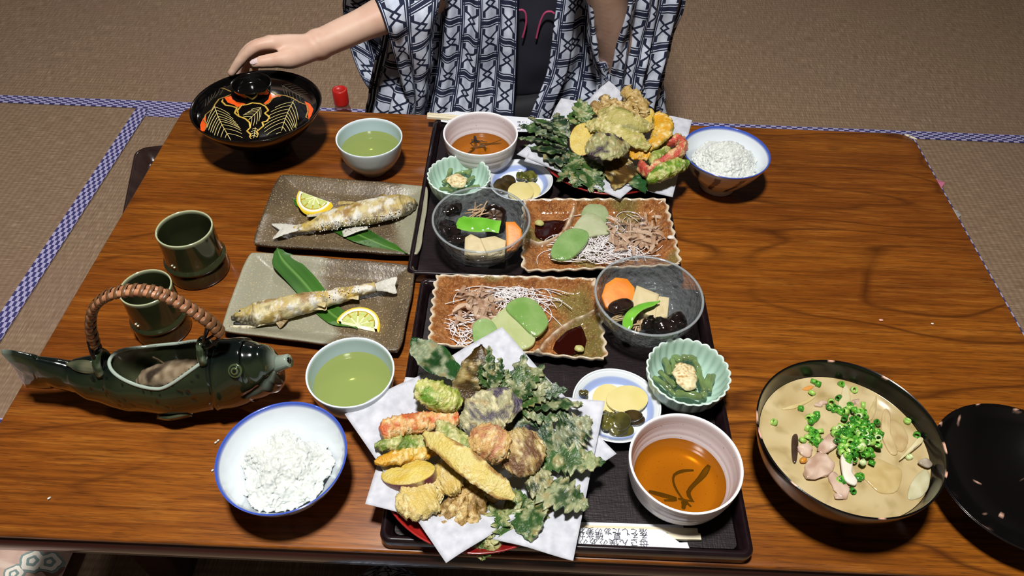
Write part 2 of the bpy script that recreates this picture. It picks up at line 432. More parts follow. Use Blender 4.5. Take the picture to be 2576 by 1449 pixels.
# ------------------------------------------------------------------ the setting: tatami floor, table
fl = obj('floor', rings([rrect(-2.75, -1.2, 2.75, 3.45, .01, z, 1) for z in (-.06, -.0302)]), plain('floor_boards', '#6b5238', rough=.8), smooth=False); fl['kind'] = 'structure'
fl['label'] = 'tatami floor of brown rush mats with checked cloth borders'
for nm, b, mt in (('wall_far', (-2.8, 3.45, 2.8, 3.53), 'w'), ('wall_near', (-2.8, -1.28, 2.8, -1.2), 'w'), ('wall_left', (-2.83, -1.28, -2.75, 3.53), 'w'), ('wall_right', (2.75, -1.28, 2.83, 3.53), 'w')):
    o = obj(nm, rings([rrect(*b, .001, z, 1) for z in (-.06, 2.4)]), plain('plaster_'+nm, '#77716a', rough=.9, var=(6, '#6d675e', .4, .6)), smooth=False); o['kind'] = 'structure'
o = obj('ceiling', rings([rrect(-2.83, -1.28, 2.83, 3.53, .001, z, 1) for z in (2.4, 2.46)]), plain('ceiling_boards', '#5e4a38', rough=.7, var=((1, 30, 1), '#4c3a2b', .4, .65)), smooth=False); o['kind'] = 'structure'
def mat_piece(x0, y0, x1, y1, sides, rush):
    n = rush
    ix0, ix1, iy0, iy1 = x0+.0008, x1-.0008, y0+.0008, y1-.0008
    o = obj('tatami_mat', rings([rrect(ix0, iy0, ix1, iy1, .002, -.0298, 1), rrect(ix0, iy0, ix1, iy1, .002, -.001, 1), rrect(ix0+.001, iy0+.001, ix1-.001, iy1-.001, .002, 0, 1)]), M['tatami_'+rush], fl, smooth=False)
    bw = .031
    for s in sides:
        bx = {'S': (ix0, iy0, ix1, iy0+bw), 'N': (ix0, iy1-bw, ix1, iy1), 'W': (ix0, iy0, ix0+bw, iy1), 'E': (ix1-bw, iy0, ix1, iy1)}[s]
        obj('cloth_border', rings([rrect(*bx, .001, 0, 1), rrect(bx[0], bx[1], bx[2], bx[3], .001, .0012, 1)]), M['heri_x' if s in 'SN' else 'heri_y'], o, smooth=False)
# borders seen in the photo: the far mats' near side, the table mat's far side, the left mat's right side, the right mat's left side
mat_piece(-1.82, 1.527, -.01, 2.437, 'SN', 'x'); mat_piece(-.01, 1.527, 1.80, 2.437, 'SN', 'x')
mat_piece(-2.7, 1.527, -1.82, 3.35, 'WE', 'y'); mat_piece(1.80, 1.527, 2.7, 3.35, 'WE', 'y')
mat_piece(-1.82, 2.437, -.01, 3.35, 'SN', 'x'); mat_piece(-.01, 2.437, 1.80, 3.35, 'SN', 'x')
mat_piece(-1.805, -.28, -.895, 1.527, 'WE', 'y'); mat_piece(.905, -.28, 1.815, 1.527, 'WE', 'y')
mat_piece(-.895, .62, .905, 1.527, 'SN', 'x'); mat_piece(-.895, -.28, .905, .62, 'SN', 'x')
mat_piece(-2.7, -.28, -1.805, 1.527, 'WE', 'y'); mat_piece(1.815, -.28, 2.7, 1.527, 'WE', 'y')
mat_piece(-1.805, -1.18, .0, -.28, 'SN', 'x'); mat_piece(.0, -1.18, 1.815, -.28, 'SN', 'x')

TX0, TX1, TY0, TY1 = -.5585, .6415, .314, 1.0605
table = thing('low_table', 'low brown wooden dining table with dark edge, covered with dishes', 'table', ((TX0+TX1)/2, (TY0+TY1)/2, 0))
def tr(i, z, r): return rrect(TX0+i, TY0+i, TX1-i, TY1-i, r, T+z, 8)
obj('tabletop', rings([tr(.012, -.012, .02), tr(.0015, -.010, .026), tr(.0, -.0025, .027), tr(.0008, -.0006, .0265), tr(.002, 0, .026)]), M['wood'], table)
obj('edge_band', rings([tr(.03, -.04, .01), tr(.006, -.04, .022), tr(.001, -.036, .026), tr(-.0006, -.026, .0275), tr(-.0002, -.0105, .027), tr(.011, -.0105, .02)]), M['edge'], table)
obj('apron', rings([tr(.09, -.07, .01), tr(.07, -.07, .01), tr(.07, -.0405, .01), tr(.09, -.0405, .01)]), M['edge'], table, smooth=False)
for x in (TX0+.075, TX1-.135):
    for y in (TY0+.075, TY1-.135):
        obj('leg', rings([rrect(x+.008, y+.008, x+.052, y+.052, .006, .0002, 3), rrect(x, y, x+.06, y+.06, .008, T-.0705, 3)]), M['edge'], table)
# worn pale spots where the edge veneer has chipped at the far right corner
for px, py in ((2283, 341), (2300, 348), (2293, 345)):
    p = A(px, py, .0003); obj('edge_chip', slab([(.005*cos(a*.7)*(1+.3*sin(3*a)), .0025*sin(a*.7)) for a in range(9)], .0006, frame(p, (.7, -.6, 0)), .0002), M['stick'], table)

# ------------------------------------------------------------------ trays
def tray(label, x0, y0, x1, y1):
    t = thing('serving_tray', label, 'tray', ((x0+x1)/2, (y0+y1)/2, T), 'brown lacquer trays')
    def q(i, z, r): return rrect(x0+i, y0+i, x1-i, y1-i, r, T+z, 6)
    obj('tray_rim', rings([q(.004, .0004, .008), q(.0005, .003, .010), q(0, .016, .010), q(.0008, .0185, .010), q(.0045, .0195, .008), q(.006, .0185, .007), q(.012, .0065, .006), q(.012, .0008, .006)]), M['tray'], t)
    obj('base_panel', rings([q(.0125, .0015, .006), q(.0125, .0072, .006)]), M['traycloth'], t, smooth=False)
tray('square dark brown lacquer tray at the near edge of the table', -.122, .316, .240, .668)
tray('square dark brown lacquer tray on the far side, under the far tempura', -.142, .6755, .217, 1.022)
TF = .0074     # tray floor height

# ------------------------------------------------------------------ vessels
def uni(c): c = lin(c); return lambda k, r, z, a: c
def tea_cup(label, l, r, t, b, tea_label):
    H = .058; c, R = rim(l, r, t, b, H); R *= .985; s = R/.0465
    c = V((c.x, c.y, T))
    p = smooth_prof([(0, .004), (.017, .003), (.0185, .0003), (.021, .0003), (.0215, .006), (.031, .0125), (.0405, .028), (.0445, .044), (.0462, .0565), (.0455, .058), (.0440, .0565), (.042, .044), (.0375, .028), (.027, .014), (.012, .0095), (0, .009)], 4)
    p = [(x*s, z) for x, z in p]
    ci, co, cr = lin('#b3c8d2'), lin('#bfc9cf'), lin('#d6e2ea')
    def col(k, r, z, a): return cr if z > .0558 else (ci if k > len(p)*.62 else co)
    o = obj('tea_cup', lathe(p, c, 72, None, col), M['glaze'], org=c)
    tag(o, label, 'cup', 'pale celadon tea cups')
    obj('green_tea', lathe([(.0408*s, .0388), (.0385*s, .0385), (0, .0385)], c, 64), M['tea'], o)
    return o
tea_cup('pale celadon tea cup of green tea beside the covered lacquer bowl', 848, 1008, 293, 400, '')
tea_cup('pale celadon tea cup of green tea between fish teapot and near tempura', 769, 991, 845, 1030, '')

def sauce_bowl(label, l, r, t, b, strokes):
    H = .058; zb = TF; c, R = rim(l, r, t, b, H+zb); s = R/.0553; c = V((c.x, c.y, T+zb))
    p = smooth_prof([(0, .004), (.024, .003), (.0255, .0002), (.029, .0002), (.030, .004), (.040, .010), (.0495, .024), (.0535, .042), (.0553, .0565), (.0545, .058), (.0525, .0565), (.0505, .042), (.0465, .026), (.040, .014), (.020, .0085), (0, .008)], 5)
    p = [(x*s, z) for x, z in p]
    w1, w2, w3 = lin('#e2dcdf'), lin('#cfc4c8'), lin('#eeebee')
    def mod(a, r, z, k):
        g = .0005*sin(z*1150) if .008 < z < .054 else 0
        return r+g, z
    def col(k, r, z, a): return w3 if z > .0555 else (mix(w2, w1, .5+.5*sin(z*700)) if k > len(p)*.6 else w1)
    o = obj('dipping_bowl', lathe(p, c, 80, mod, col), M['speckglaze'], org=c); tag(o, label, 'bowl', 'speckled white dipping bowls')
    obj('dipping_sauce', lathe([(.0462*s, .0258), (.043*s, .0255), (0, .0255)], c, 64), M['tsuyu'], o)
    # brushed branch painted on the bottom of the bowl, seen through the sauce
    for pts, wd in strokes:
        q = []
        for x, y in pts:
            h = .009
            for _ in range(12): v = A(x, y, zb+h); h = .0004+lerp_tab([(0, .008), (.020, .0085), (.040, .014), (.0465, .026)], sqrt((v.x-c.x)**2+(v.y-c.y)**2)/s)
            q.append(v)
        obj('brushed_branch', loaf(q, lambda t: 1.35*wd*(.45+.55*sin(pi*min(1, .1+t)))*(1+.25*sin(9*t)), lambda t: .0003, 10, 8), plain('iron_brown_brush', '#100402', rough=.5), o)
    return o
nb = lambda X, Y: (1420+X/2.416, 840+Y/2.415)
sauce_bowl('speckled white bowl of amber dipping sauce on the near tray', 1583, 1869, 1042, 1292,
           [([nb(880, 798), nb(835, 865), nb(755, 955), nb(778, 1018)], .0022), ([nb(785, 828), nb(720, 832), nb(668, 855), nb(662, 900), nb(685, 955), nb(730, 1018)], .0012), ([nb(512, 955), nb(600, 980), nb(678, 1000), nb(660, 1008), nb(605, 1012)], .0017), ([nb(730, 1015), nb(722, 1065)], .0022), ([nb(735, 1018), nb(770, 1050)], .0011), ([nb(690, 1000), nb(790, 1020)], .0009)])
fb = lambda X, Y: (1060+X/3.623, 200+Y/3.623)
sauce_bowl('speckled white bowl of amber dipping sauce on the far tray', 1117, 1300, 279, 393,
           [([fb(485, 512), fb(500, 565), fb(540, 590)], .0016), ([fb(430, 672), fb(480, 625), fb(450, 575), fb(560, 560)], .0019), ([fb(500, 572), fb(620, 585), fb(725, 550)], .0015), ([fb(540, 590), fb(575, 615), fb(585, 655)], .0017), ([fb(455, 550), fb(600, 570)], .001)])

def scallop_bowl(label, l, r, t, b):
    H = .046; c, R = rim(l, r, t, b, H+TF); s = R/.0455; c = V((c.x, c.y, T+TF)); n = 26
    p = smooth_prof([(0, .003), (.017, .002), (.0185, .0002), (.021, .0002), (.022, .004), (.032, .012), (.0405, .026), (.0447, .043), (.0447, .0458), (.0427, .0446), (.038, .026), (.029, .013), (.014, .0075), (0, .007)], 5)
    p = [(x*s, z) for x, z in p]
    g1, g2, g3 = lin('#bcd9cb'), lin('#a9c9ba'), lin('#dfeee7')
    def mod(a, r, z, k):
        f = sst(.006, .04, z); q = abs(cos(a*n/2)); return r*(1+f*(.045*q-.022)), z+f*.0012*(q-.5)
    def col(k, r, z, a):
        q = abs(cos(a*n/2)); b_ = g1 if k < len(p)*.58 else mix(g2, g1, q)
        return mix(b_, g3, sst(.0435, .046, z)*.8)
    o = obj('scalloped_bowl', lathe(p, c, 26*8, mod, col), M['mint'], org=c); tag(o, label, 'bowl', 'scalloped mint green bowls'); return o, c
gb_near, gcn = scallop_bowl('scalloped mint green bowl of greens on the near tray', 1628, 1837, 852, 1020)
gb_far, gcf = scallop_bowl('scalloped mint green bowl of greens on the far tray', 1076, 1233, 390, 492)

def pickle_dish(label, l, r, t, b):
    H = .021; c, R = rim(l, r, t, b, H+TF); s = R/.0475; c = V((c.x, c.y, T+TF))
    p = smooth_prof([(0, .003), (.024, .002), (.026, .0002), (.029, .0002), (.030, .003), (.040, .009), (.0468, .019), (.0475, .0208), (.0462, .021), (.0452, .0195), (.044, .0185), (.0405, .0145), (.0365, .0105), (.034, .009), (.031, .0075), (.024, .0062), (.012, .0056), (0, .0055)], 4)
    p = [(x*s, z) for x, z in p]
    w_, bl = lin('#e0e6ec'), lin('#8fa3d8')
    def mod(a, r, z, k): return r*(1+.012*sin(3*a+1)*(r/.0475)), z
    def col(k, r, z, a):
        x = r/s
        return mix(w_, bl, (sst(.0335, .035, x)-sst(.040, .0418, x))*.9) if k > len(p)*.53 else w_
    o = obj('pickle_dish', lathe(p, c, 72, mod, col), M['glaze'], org=c); tag(o, label, 'dish', 'blue ringed pickle dishes'); return o, c
pd_near, pcn = pickle_dish('small white dish with blue ring holding pickles, near tray', 1440, 1661, 926, 1113)
pd_far, pcf = pickle_dish('small white dish with blue ring holding pickles, far tray', 1228, 1388, 399, 505)

def glass_bowl(label, l, r, t, b):
    H = .060; c, R = rim(l, r, t, b, H+TF); s = R/.064; c = V((c.x, c.y, T+TF))
    p = smooth_prof([(0, .0035), (.010, .003), (.018, .0005), (.024, .0015), (.040, .011), (.0535, .028), (.061, .047), (.064, .0592), (.063, .060), (.0612, .0588), (.0585, .047), (.051, .030), (.038, .0155), (.02, .009), (0, .008)], 5)
    p = [(x*s, z) for x, z in p]
    def mod(a, r, z, k):
        f = (1-sst(.03, .057, z))*(1 if k < len(p)*.5 else .35); q = V((cos(a)*r, sin(a)*r, z+k*.001))
        return r*(1+f*.03*nz(q, 120, 2)), max(z+f*.0018*nz(q, 150, 7), .0002)
    o = obj('glass_bowl', lathe(p, c, 96, mod), M['glass'], org=c); tag(o, label, 'bowl', 'dimpled glass bowls')
    rr_ = [[c+V(((.0626*s+.0016*cos(2*pi*m/10))*cos(2*pi*k/96), (.0626*s+.0016*cos(2*pi*m/10))*sin(2*pi*k/96), .0597+.0014*sin(2*pi*m/10))) for m in range(10)] for k in range(96)]
    vs_, fs_ = rings(rr_, False); fs_ += [(95*10+j, 95*10+(j+1) % 10, (j+1) % 10, j) for j in range(10)]
    obj('glass_rim', (vs_, fs_), M['glassrim'], o); return o, c
gl_near, glcn = glass_bowl('dimpled clear glass bowl of simmered vegetables on the near tray', 1497, 1769, 644, 846)
gl_far, glcf = glass_bowl('dimpled clear glass bowl of simmered vegetables on the far tray', 1087, 1333, 469, 637)

def rice_bowl(label, c, R):
    s = R/.0632; c = V((c[0], c[1], T)); H = .063
    p = smooth_prof([(0, .006), (.022, .005), (.0235, .0003), (.0265, .0003), (.0268, .009), (.036, .017), (.049, .034), (.058, .050), (.0626, .0618), (.0622, .063), (.0606, .0622), (.0555, .050), (.046, .034), (.033, .0185), (.018, .0125), (0, .0115)], 5)
    p = [(x*s, z) for x, z in p]; N = len(p)
    wi, wo, bl, st = lin('#dfe6ec'), lin('#d3d6da'), lin('#3d57b4'), lin('#3d4568')
    def col(k, r, z, a):
        x = r/s
        if z > .0585 and x > .0592: return mix(wi, bl, sst(.0590, .0602, x)) if k > N*.55 else mix(wo, bl, .85 if z > .0612 else .0)
        if k < N*.55 and .012 < z < .058:
            q = abs((a*11/pi+.35*sin(z*90)) % 2-1); return mix(wo, st, .9 if q < .28 else 0)
        return wi if k > N*.55 else wo
    o = obj('rice_bowl', lathe(p, c, 160, None, col), M['glaze'], org=c); tag(o, label, 'bowl', 'white rice bowls with blue rims'); return o, c
rb_near, rcn = rice_bowl('white rice bowl with blue rim on the near left of the table', (-.2212, .3785), .0632)
rcx, rR = rim(1718, 1938, 318, 449, .063)
rb_far, rcf = rice_bowl('white rice bowl with blue rim right of the far tempura', (rcx.x, rcx.y), .0632)

def grain_mesh(pts, L=.0031, wd=.00115):
    """many rice grains as one countless mass"""
    nt, ns = 5, 6; base = []
    for i in range(nt+1):
        t = -1+2*i/nt; rr = sqrt(max(0, 1-t*t))
        for j in range(ns): base.append((L*t, wd*(rr+.12)*cos(2*pi*j/ns), wd*(rr+.12)*sin(2*pi*j/ns)))
    base = np.array(base); fs = []
    for i in range(nt):
        for j in range(ns): fs.append((i*ns+j, i*ns+(j+1) % ns, (i+1)*ns+(j+1) % ns, (i+1)*ns+j))
    fs = np.array(fs); VV, FF = [], []
    rg = np.random.RandomState(5)
    for k, (x, y, z) in enumerate(pts):
        a = rg.rand()*2*pi; b = (rg.rand()-.5)*1.7; ca, sa, cb, sb = cos(a), sin(a), cos(b), sin(b); s = .85+.35*rg.rand()
        R = np.array([[ca*cb, -sa, ca*sb], [sa*cb, ca, sa*sb], [-sb, 0, cb]])
        VV.append(base*s @ R.T+np.array([x, y, z])); FF.append(fs+k*len(base))
    return [tuple(v) for v in np.concatenate(VV)], [tuple(int(i) for i in f) for f in np.concatenate(FF)]
def rice(label, bc, inner, shape, n, seed):
    rg = random.Random(seed); pts = []
    IN = [(0, .0115), (.018, .0125), (.033, .0185), (.046, .034), (.0555, .050), (.0606, .0622), (.08, .09)]
    def wall(x, y):
        r = sqrt(x*x+y*y)
        for (a, za), (b, zb_) in zip(IN, IN[1:]):
            if r <= b: return za+(zb_-za)*(r-a)/(b-a)
        return .1
    def ht(x, y):
        h = shape(x, y)
        return None if h is None or h < wall(x, y)+.0022 else h
    while len(pts) < n:
        x, y = rg.uniform(-.052, .052), rg.uniform(-.052, .052); h = ht(x, y)
        if h is None: continue
        pts.append((bc.x+x, bc.y+y, bc.z+h+rg.uniform(-.0003, .0013)))
    def body(u, v):
        a = 2*pi*v; rr = u
        x, y = cos(a)*rr*.05, sin(a)*rr*.05
        k = 1.
        while ht(x*k, y*k) is None and k > .05: k -= .015
        x, y = x*k, y*k; h = ht(x, y)
        return V((bc.x+x, bc.y+y, bc.z+(h if h is not None else .03)+.0002))
    top_ = grid(14, 60, body); g = join((top_[0], top_[1], []), ([v-V((0, 0, .002)) for v in top_[0]], [f[::-1] for f in top_[1]], [])); gm = grain_mesh(pts)
    o = obj('cooked_rice', join(g, gm), M['rice'])
    # the grains stick together: melt the mass into one lumpy surface
    rm = o.modifiers.new('r', 'REMESH'); rm.mode = 'VOXEL'; rm.voxel_size = .00075; sm = o.modifiers.new('s', 'SMOOTH'); sm.iterations = 3; sm.factor = .5
    bpy.context.view_layer.update(); me = bpy.data.meshes.new_from_object(o.evaluated_get(bpy.context.evaluated_depsgraph_get())); o.modifiers.clear(); o.data = me
    me.polygons.foreach_set('use_smooth', [True]*len(me.polygons))
    if not me.materials: me.materials.append(M['rice'])
    tag(o, label, 'rice', 'bowls of rice', 'stuff'); return o
def shape_near(x, y):
    # loose mound reaching to the near right, leaving the far and left wall of the bowl bare
    X, Y = x+.002, y+.002; a = atan2(Y, X); r = sqrt(X*X+Y*Y); lim = .046*(1+.10*sin(3*a+.6)+.08*sin(5*a-1)+.05*sin(9*a))
    if r > lim: return None
    q = r/lim; return .030+.024*(1-q**2.4)+.010*nz((x, y, 0), 48, 1)+.005*nz((x, y, 0), 120, 4)
def shape_far(x, y):
    X, Y = x-.002, y; a = atan2(Y, X); r = sqrt(X*X+Y*Y); lim = .046*(1+.05*sin(3*a+.9)+.04*sin(7*a))
    if r > lim: return None
    q = r/lim; return .040+.030*(1-q**1.8)+.006*nz((x, y, 0), 75, 9)+.002*nz((x, y, 0), 190, 4)
rice('loose white rice in the near rice bowl', rcn, .05, shape_near, 2300, 1)
rice('heaped white rice in the far rice bowl', rcf, .05, shape_far, 2300, 2)
for k, (px, py) in enumerate(((543, 1113), (549, 1108), (535, 1183), (124, 1253))):
    p = A(px, py, .0013); gm = grain_mesh([tuple(p)], .0028)
    o = obj('rice_grain', gm, M['rice']); tag(o, ['stray rice grain left of the near rice bowl, the lower of a pair', 'stray rice grain left of the near rice bowl, the upper of a pair', 'stray rice grain touching the left rim of the near rice bowl', 'lone stray rice grain near the left front corner of the table'][k], 'grain', 'stray rice grains on the table')
# ------------------------------------------------------------------ grilled fish plates
def wavy_plate(name, label, cat, group, corners, zb, rise, thick, mat, colf, wave=None, nu=96, nv=72, hf=None, edge=.16):
    """a rectangular plate through four corners (TL, TR, BR, BL), rim raised, closed underneath"""
    c4 = [V((p.x, p.y, 0)) for p in corners]; cen = sum(c4, V())/4
    def P(u, v, zoff):
        a, b = u*2-1, v*2-1
        # round the corners a little and let the edge wander
        k = max(abs(a), abs(b)); m2 = min(abs(a), abs(b)); s = 1-.030*(m2/max(k, 1e-6))**8*k**6
        if wave: s += wave(a, b, k)*k**5
        a, b = a*s, b*s; uu, vv = (a+1)/2, (b+1)/2
        q = (c4[0]*(1-uu)+c4[1]*uu)*(1-vv)+(c4[3]*(1-uu)+c4[2]*uu)*vv
        z = rise*sst(1-edge*1.9, 1.02, k)+.0011*nz((q.x, q.y, zb), 28, 5)
        if hf: z += hf(q.x, q.y)
        return V((q.x, q.y, T+zb+.0011+z+zoff))
    top = grid(nu, nv, lambda u, v: P(u, v, thick), col=lambda p, u, v: colf(p, max(abs(u*2-1), abs(v*2-1)), u, v, 1))
    bot = grid(nu//2, nv//2, lambda u, v: P(u, v, 0 if hf is None else -hf(P(u, v, 0).x, P(u, v, 0).y)), col=lambda p, u, v: colf(p, 1, u, v, 0))
    # v runs away from X x Y up: flip so normals point up
    top = (top[0], [f[::-1] for f in top[1]], top[2])
    def border(n, m): return [i*(m+1) for i in range(n+1)]+[n*(m+1)+j for j in range(1, m+1)]+[i*(m+1)+m for i in range(n-1, -1, -1)]+[j for j in range(m-1, 0, -1)]
    g = join(top, bot); bt = border(nu, nv); bb = [len(top[0])+i for i in border(nu//2, nv//2)]
    vs, fs, cs = g; n = len(bb)
    for i in range(n):
        a, b, c_ = bt[2*i], bt[2*i+1], bt[(2*i+2) % len(bt)]; fs.append((a, b, c_, bb[(i+1) % n], bb[i]))
    o = obj(name, (vs, fs, cs), mat, org=(cen.x, cen.y, T+zb)); return tag(o, label, cat, group)
GREY, BROWN, DARK = lin('#8f8d79'), lin('#63543f'), lin('#3c342b')
def fp_col(u0, sgn):
    def f(p, k, u, v, top):
        if not top: return DARK
        d = sgn*(u-u0)+.16*nz(p, 14, 3)+.28*(v-.5)*(-sgn if sgn > 0 else 1)*.7
        c = mix(BROWN, GREY, sst(-.03, .05, d))
        c = mix(c, lin('#4b4034'), .55*sst(.05, .5, nz(p, 30, 8))*(1-sst(0, .05, d)))
        c = mix(c, lin('#b5b39b'), .75*sst(.965, .99, k)*sst(-.02, .05, d))
        return mix(c, DARK, .7*sst(.955, 1, k)*(1-sst(0, .05, d)*.6))
    return f
fpw = lambda a, b, k: .012*nz((a*.12, b*.1, 0), 22, 4)
wavy_plate('fish_plate', 'brown speckled stoneware plate under the far grilled fish', 'plate', 'rectangular stoneware plates', [A(702, 438, .017), A(1081, 470, .017), A(1056, 642, .017), A(632, 616, .017)], .0004, .0125, .0045, M['stone'], fp_col(.80, 1), fpw, edge=.2)
wavy_plate('fish_plate', 'pale grey and brown stoneware plate under the near grilled fish', 'plate', 'rectangular stoneware plates', [A(627, 634, .017), A(1049, 669, .017), A(1006, 888, .017), A(553, 832, .017)], .0004, .0125, .0045, M['stone'], fp_col(.52, -1), fpw, edge=.2)
FZ = .0052      # plate floor height

def fish_body(label, path, W, H, prof, head_t, flip, wofs):
    """grilled sweetfish: t = 0 at the tail, 1 at the snout"""
    wf = lambda t: W*lerp_tab(prof, t); hf = lambda t: H*max(.12, lerp_tab(prof, t))*1.02
    gold, white, brn, dk, char = lin('#b59a55'), lin('#d9d8cf'), lin('#8f6a35'), lin('#4a4438'), lin('#2d2822')
    def col(p, t, a):
        n1, n2, n3 = nz(p, 60, 1), nz(p, 150, 4), nz(p, 420, 9)
        c = mix(gold, lin('#c9bd8e'), .5+n1)
        c = mix(c, lin('#b9992f'), sst(.05, .35, nz(p, 38, 33)+.3*n2)*.7); c = mix(c, brn, sst(.08, .4, nz(p, 45, 12)+.3*n2)*.85); c = mix(c, lin('#5c5138'), sst(.2, .5, nz(p, 130, 17))*.6)
        c = mix(c, white, sst(.0+wofs, .34+wofs, nz(p, 75, 20)+.6*n3)*.85)
        bk = sin(a)*.2+cos(a)*flip
        c = mix(c, dk, sst(.55, .95, bk)*.5*sst(-.2, .3, n2+.1)); 
        if t > head_t:
            hc_ = mix(mix(lin('#a2905a'), lin('#b79b3c'), .5+n2), lin('#39332a'), sst(.15, .75, cos(a)*flip+.4*n1+(t-.93)*4)); hc_ = mix(hc_, lin('#cfc8a6'), sst(.1, .4, n3+.2)*.4)
            hc_ = mix(hc_, lin('#4b3f2c'), .75*exp(-((t-head_t-.045-.02*cos(2*a))/.007)**2)); c = mix(c, hc_, sst(head_t, head_t+.02, t)*.95)
        if t > .965: c = mix(c, char, .7)
        return c
    def disp(p, t, a): return .0009*nz(p, 110, 2)+.0007*nz(p, 300, 6)+.0005*abs(nz(p, 520, 6))+(.0007*sst(.02, .3, nz(p, 75, 20)))-.0010*exp(-((t-head_t)/.012)**2)
    o = obj('grilled_fish', loaf(path, wf, hf, 110, 40, up=(0, 0, 1), disp=disp, col=col), M['fish']); return o
PROF = [(0, .30), (.06, .30), (.16, .42), (.35, .78), (.6, 1), (.8, .97), (.9, .78), (.96, .5), (1, .10)]
def fin(o, name, p0, p1, wd, th, cols, tilt=0., fork=0, rag=1):
    """a thin rayed fin from p0 out to p1"""
    c0, c1 = cols
    n1 = V(p1)-V(p0)
    def wf(t): return wd*(.35+.65*t)*(1 if t < .97 else .8)
    def col(p, t, a): return mix(c0, c1, sst(.1, .9, t)*(.6+.8*abs(nz(p, 240, 3))))
    def disp(p, t, a): return rag*(.0016*nz(p, 160, 8)+.0012*nz(p, 380, 3))*t
    L = n1.length
    g = loaf([p0, (V(p0)+V(p1))/2+V((0, 0, .0015)), p1], wf, lambda t: th*(1.3-.6*t), 16, 36, lean=tilt, disp=disp, col=col)
    if fork:
        d = n1.normalized(); vs = g[0]
        B = d.cross(V((0, 0, 1))).normalized()
        for i, v in enumerate(vs):
            t = (v-V(p0)).dot(d)/L; y = (v-V(p0)).dot(B)/wd
            if t > .35: vs[i] = v-d*(fork*L*(1-min(1, abs(y)))*(t-.35)/.65)
    return obj(name, g, M['fish'], o)
white_, gold_ = lin('#c3c1b6'), lin('#a8935a')
zf = FZ+.0135
ff = fish_body('', [A(735, 578, zf-.004), A(790, 568, zf-.002), A(850, 548, zf), A(930, 533, zf+.001), A(1000, 518, zf), A(1051, 513, zf-.001)], .0215, .0125, PROF, .80, 1, 0)
tag(ff, 'salt crusted grilled fish on the far plate, head to the right', 'fish', 'grilled fish with salt')
fin(ff, 'tail_fin', A(750, 574, zf-.002), A(680, 583, zf-.001), .0165, .0016, (white_, white_), 0, .35)
fin(ff, 'fin', A(835, 545, zf+.002), A(776, 538, zf-.004), .007, .0009, (gold_, white_))
fin(ff, 'fin', A(905, 512, zf+.002), A(850, 511, zf), .004, .0009, (gold_, gold_))
fin(ff, 'fin', A(985, 500, zf+.002), A(955, 493, zf+.004), .005, .0009, (gold_, lin('#5d4a2a')))
fin(ff, 'fin', A(925, 573, zf-.004), A(862, 588, zf-.008), .008, .0014, (white_, white_))
def eye(o, p, r):
    e = obj('eye', lathe([(r, 0), (r*.8, r*.5), (r*.4, r*.75), (0, r*.8)], p, 16), plain('fish_eye', '#b9b6a6', rough=.15), o)
    obj('pupil', lathe([(r*.5, r*.7), (r*.3, r*.9), (0, r*.95)], p, 12), M['black'], e)
eye(ff, A(1029, 514, zf+.0065), .0026)
zf2 = FZ+.012
fn = fish_body('', [A(945, 722, zf2+.001), A(890, 735, zf2), A(820, 752, zf2), A(750, 766, zf2+.001), A(690, 781, zf2+.001), A(640, 792, zf2), A(582, 800, zf2+.001)], .0165, .0125, [(0, .42), (.1, .44), (.25, .62), (.5, .9), (.72, 1), (.83, .98), (.92, .66), (1, .14)], .80, -1, .13)
tag(fn, 'golden grilled fish on the near plate, open jaw to the left', 'fish', 'grilled fish with salt')
fin(fn, 'tail_fin', A(935, 724, zf2+.001), A(1002, 718, zf2+.007), .0115, .0014, (white_, white_), .5, .12)
fin(fn, 'fin', A(790, 765, zf2+.004), A(820, 765, zf2+.004), .006, .001, (gold_, lin('#c9b988')))
fin(fn, 'fin', A(760, 778, zf2), A(822, 772, zf2-.002), .006, .0011, (gold_, lin('#cdbf92')))
fin(fn, 'fin', A(868, 752, zf2), A(902, 747, zf2), .005, .001, (gold_, lin('#cdbf92')))
fin(fn, 'fin', A(690, 800, zf2-.003), A(716, 815, zf2-.007), .009, .0012, (gold_, lin('#80684a')))
obj('lower_jaw', loaf([A(668, 808, zf2-.003), A(625, 822, zf2-.005), A(577, 822, zf2-.002)], lambda t: .0050*(1-t*.72), lambda t: .0024, 24, 16, col=lambda p, t, a: mix(lin('#cfc6a8'), lin('#4a4036'), sst(.2, .5, abs(nz(p, 300, 3)))*.7)), M['fish'], fn)
obj('mouth_gap', loaf([A(655, 808, zf2-.003), A(620, 814, zf2-.003), A(588, 814, zf2-.002)], lambda t: .0045*(1-t*.5), lambda t: .0020, 14, 12), plain('dark_mouth', '#1c1612', rough=.6), fn)
eye(fn, A(604, 785, zf2+.0075), .0026)
def salt(o, spots, n, seed):
    rg = random.Random(seed); vs, fs = [], []
    for k in range(n):
        px, py, z = spots(rg); p = A(px, py, z); s = rg.uniform(.0004, .0011); R = Matrix.Rotation(rg.random()*3, 3, V((rg.random(), rg.random(), rg.random()+.1)))
        b = len(vs)
        for q in ((1, 0, 0), (-1, 0, 0), (0, 1, 0), (0, -1, 0), (0, 0, 1), (0, 0, -1)): vs.append(p+R @ V(q)*s*rg.uniform(.7, 1.3))
        for f in ((0, 2, 4), (2, 1, 4), (1, 3, 4), (3, 0, 4), (2, 0, 5), (1, 2, 5), (3, 1, 5), (0, 3, 5)): fs.append(tuple(i+b for i in f))
    x = obj('salt_crystals', (vs, fs), plain('salt', '#e8e8e4', rough=.3), o, smooth=False); x['kind'] = 'stuff'
def sp1(rg):
    t = rg.random(); return 790+t*220+rg.gauss(0, 6), 562-t*40+abs(rg.gauss(0, 12))+3, zf+.0095-.004*rg.random()
salt(ff, sp1, 260, 3)
def sp2(rg):
    t = rg.random()**1.5; return 655+t*250+rg.gauss(0, 6), 775-t*55+rg.gauss(0, 7), zf2+.0115-.003*rg.random()
salt(fn, sp2, 170, 4)

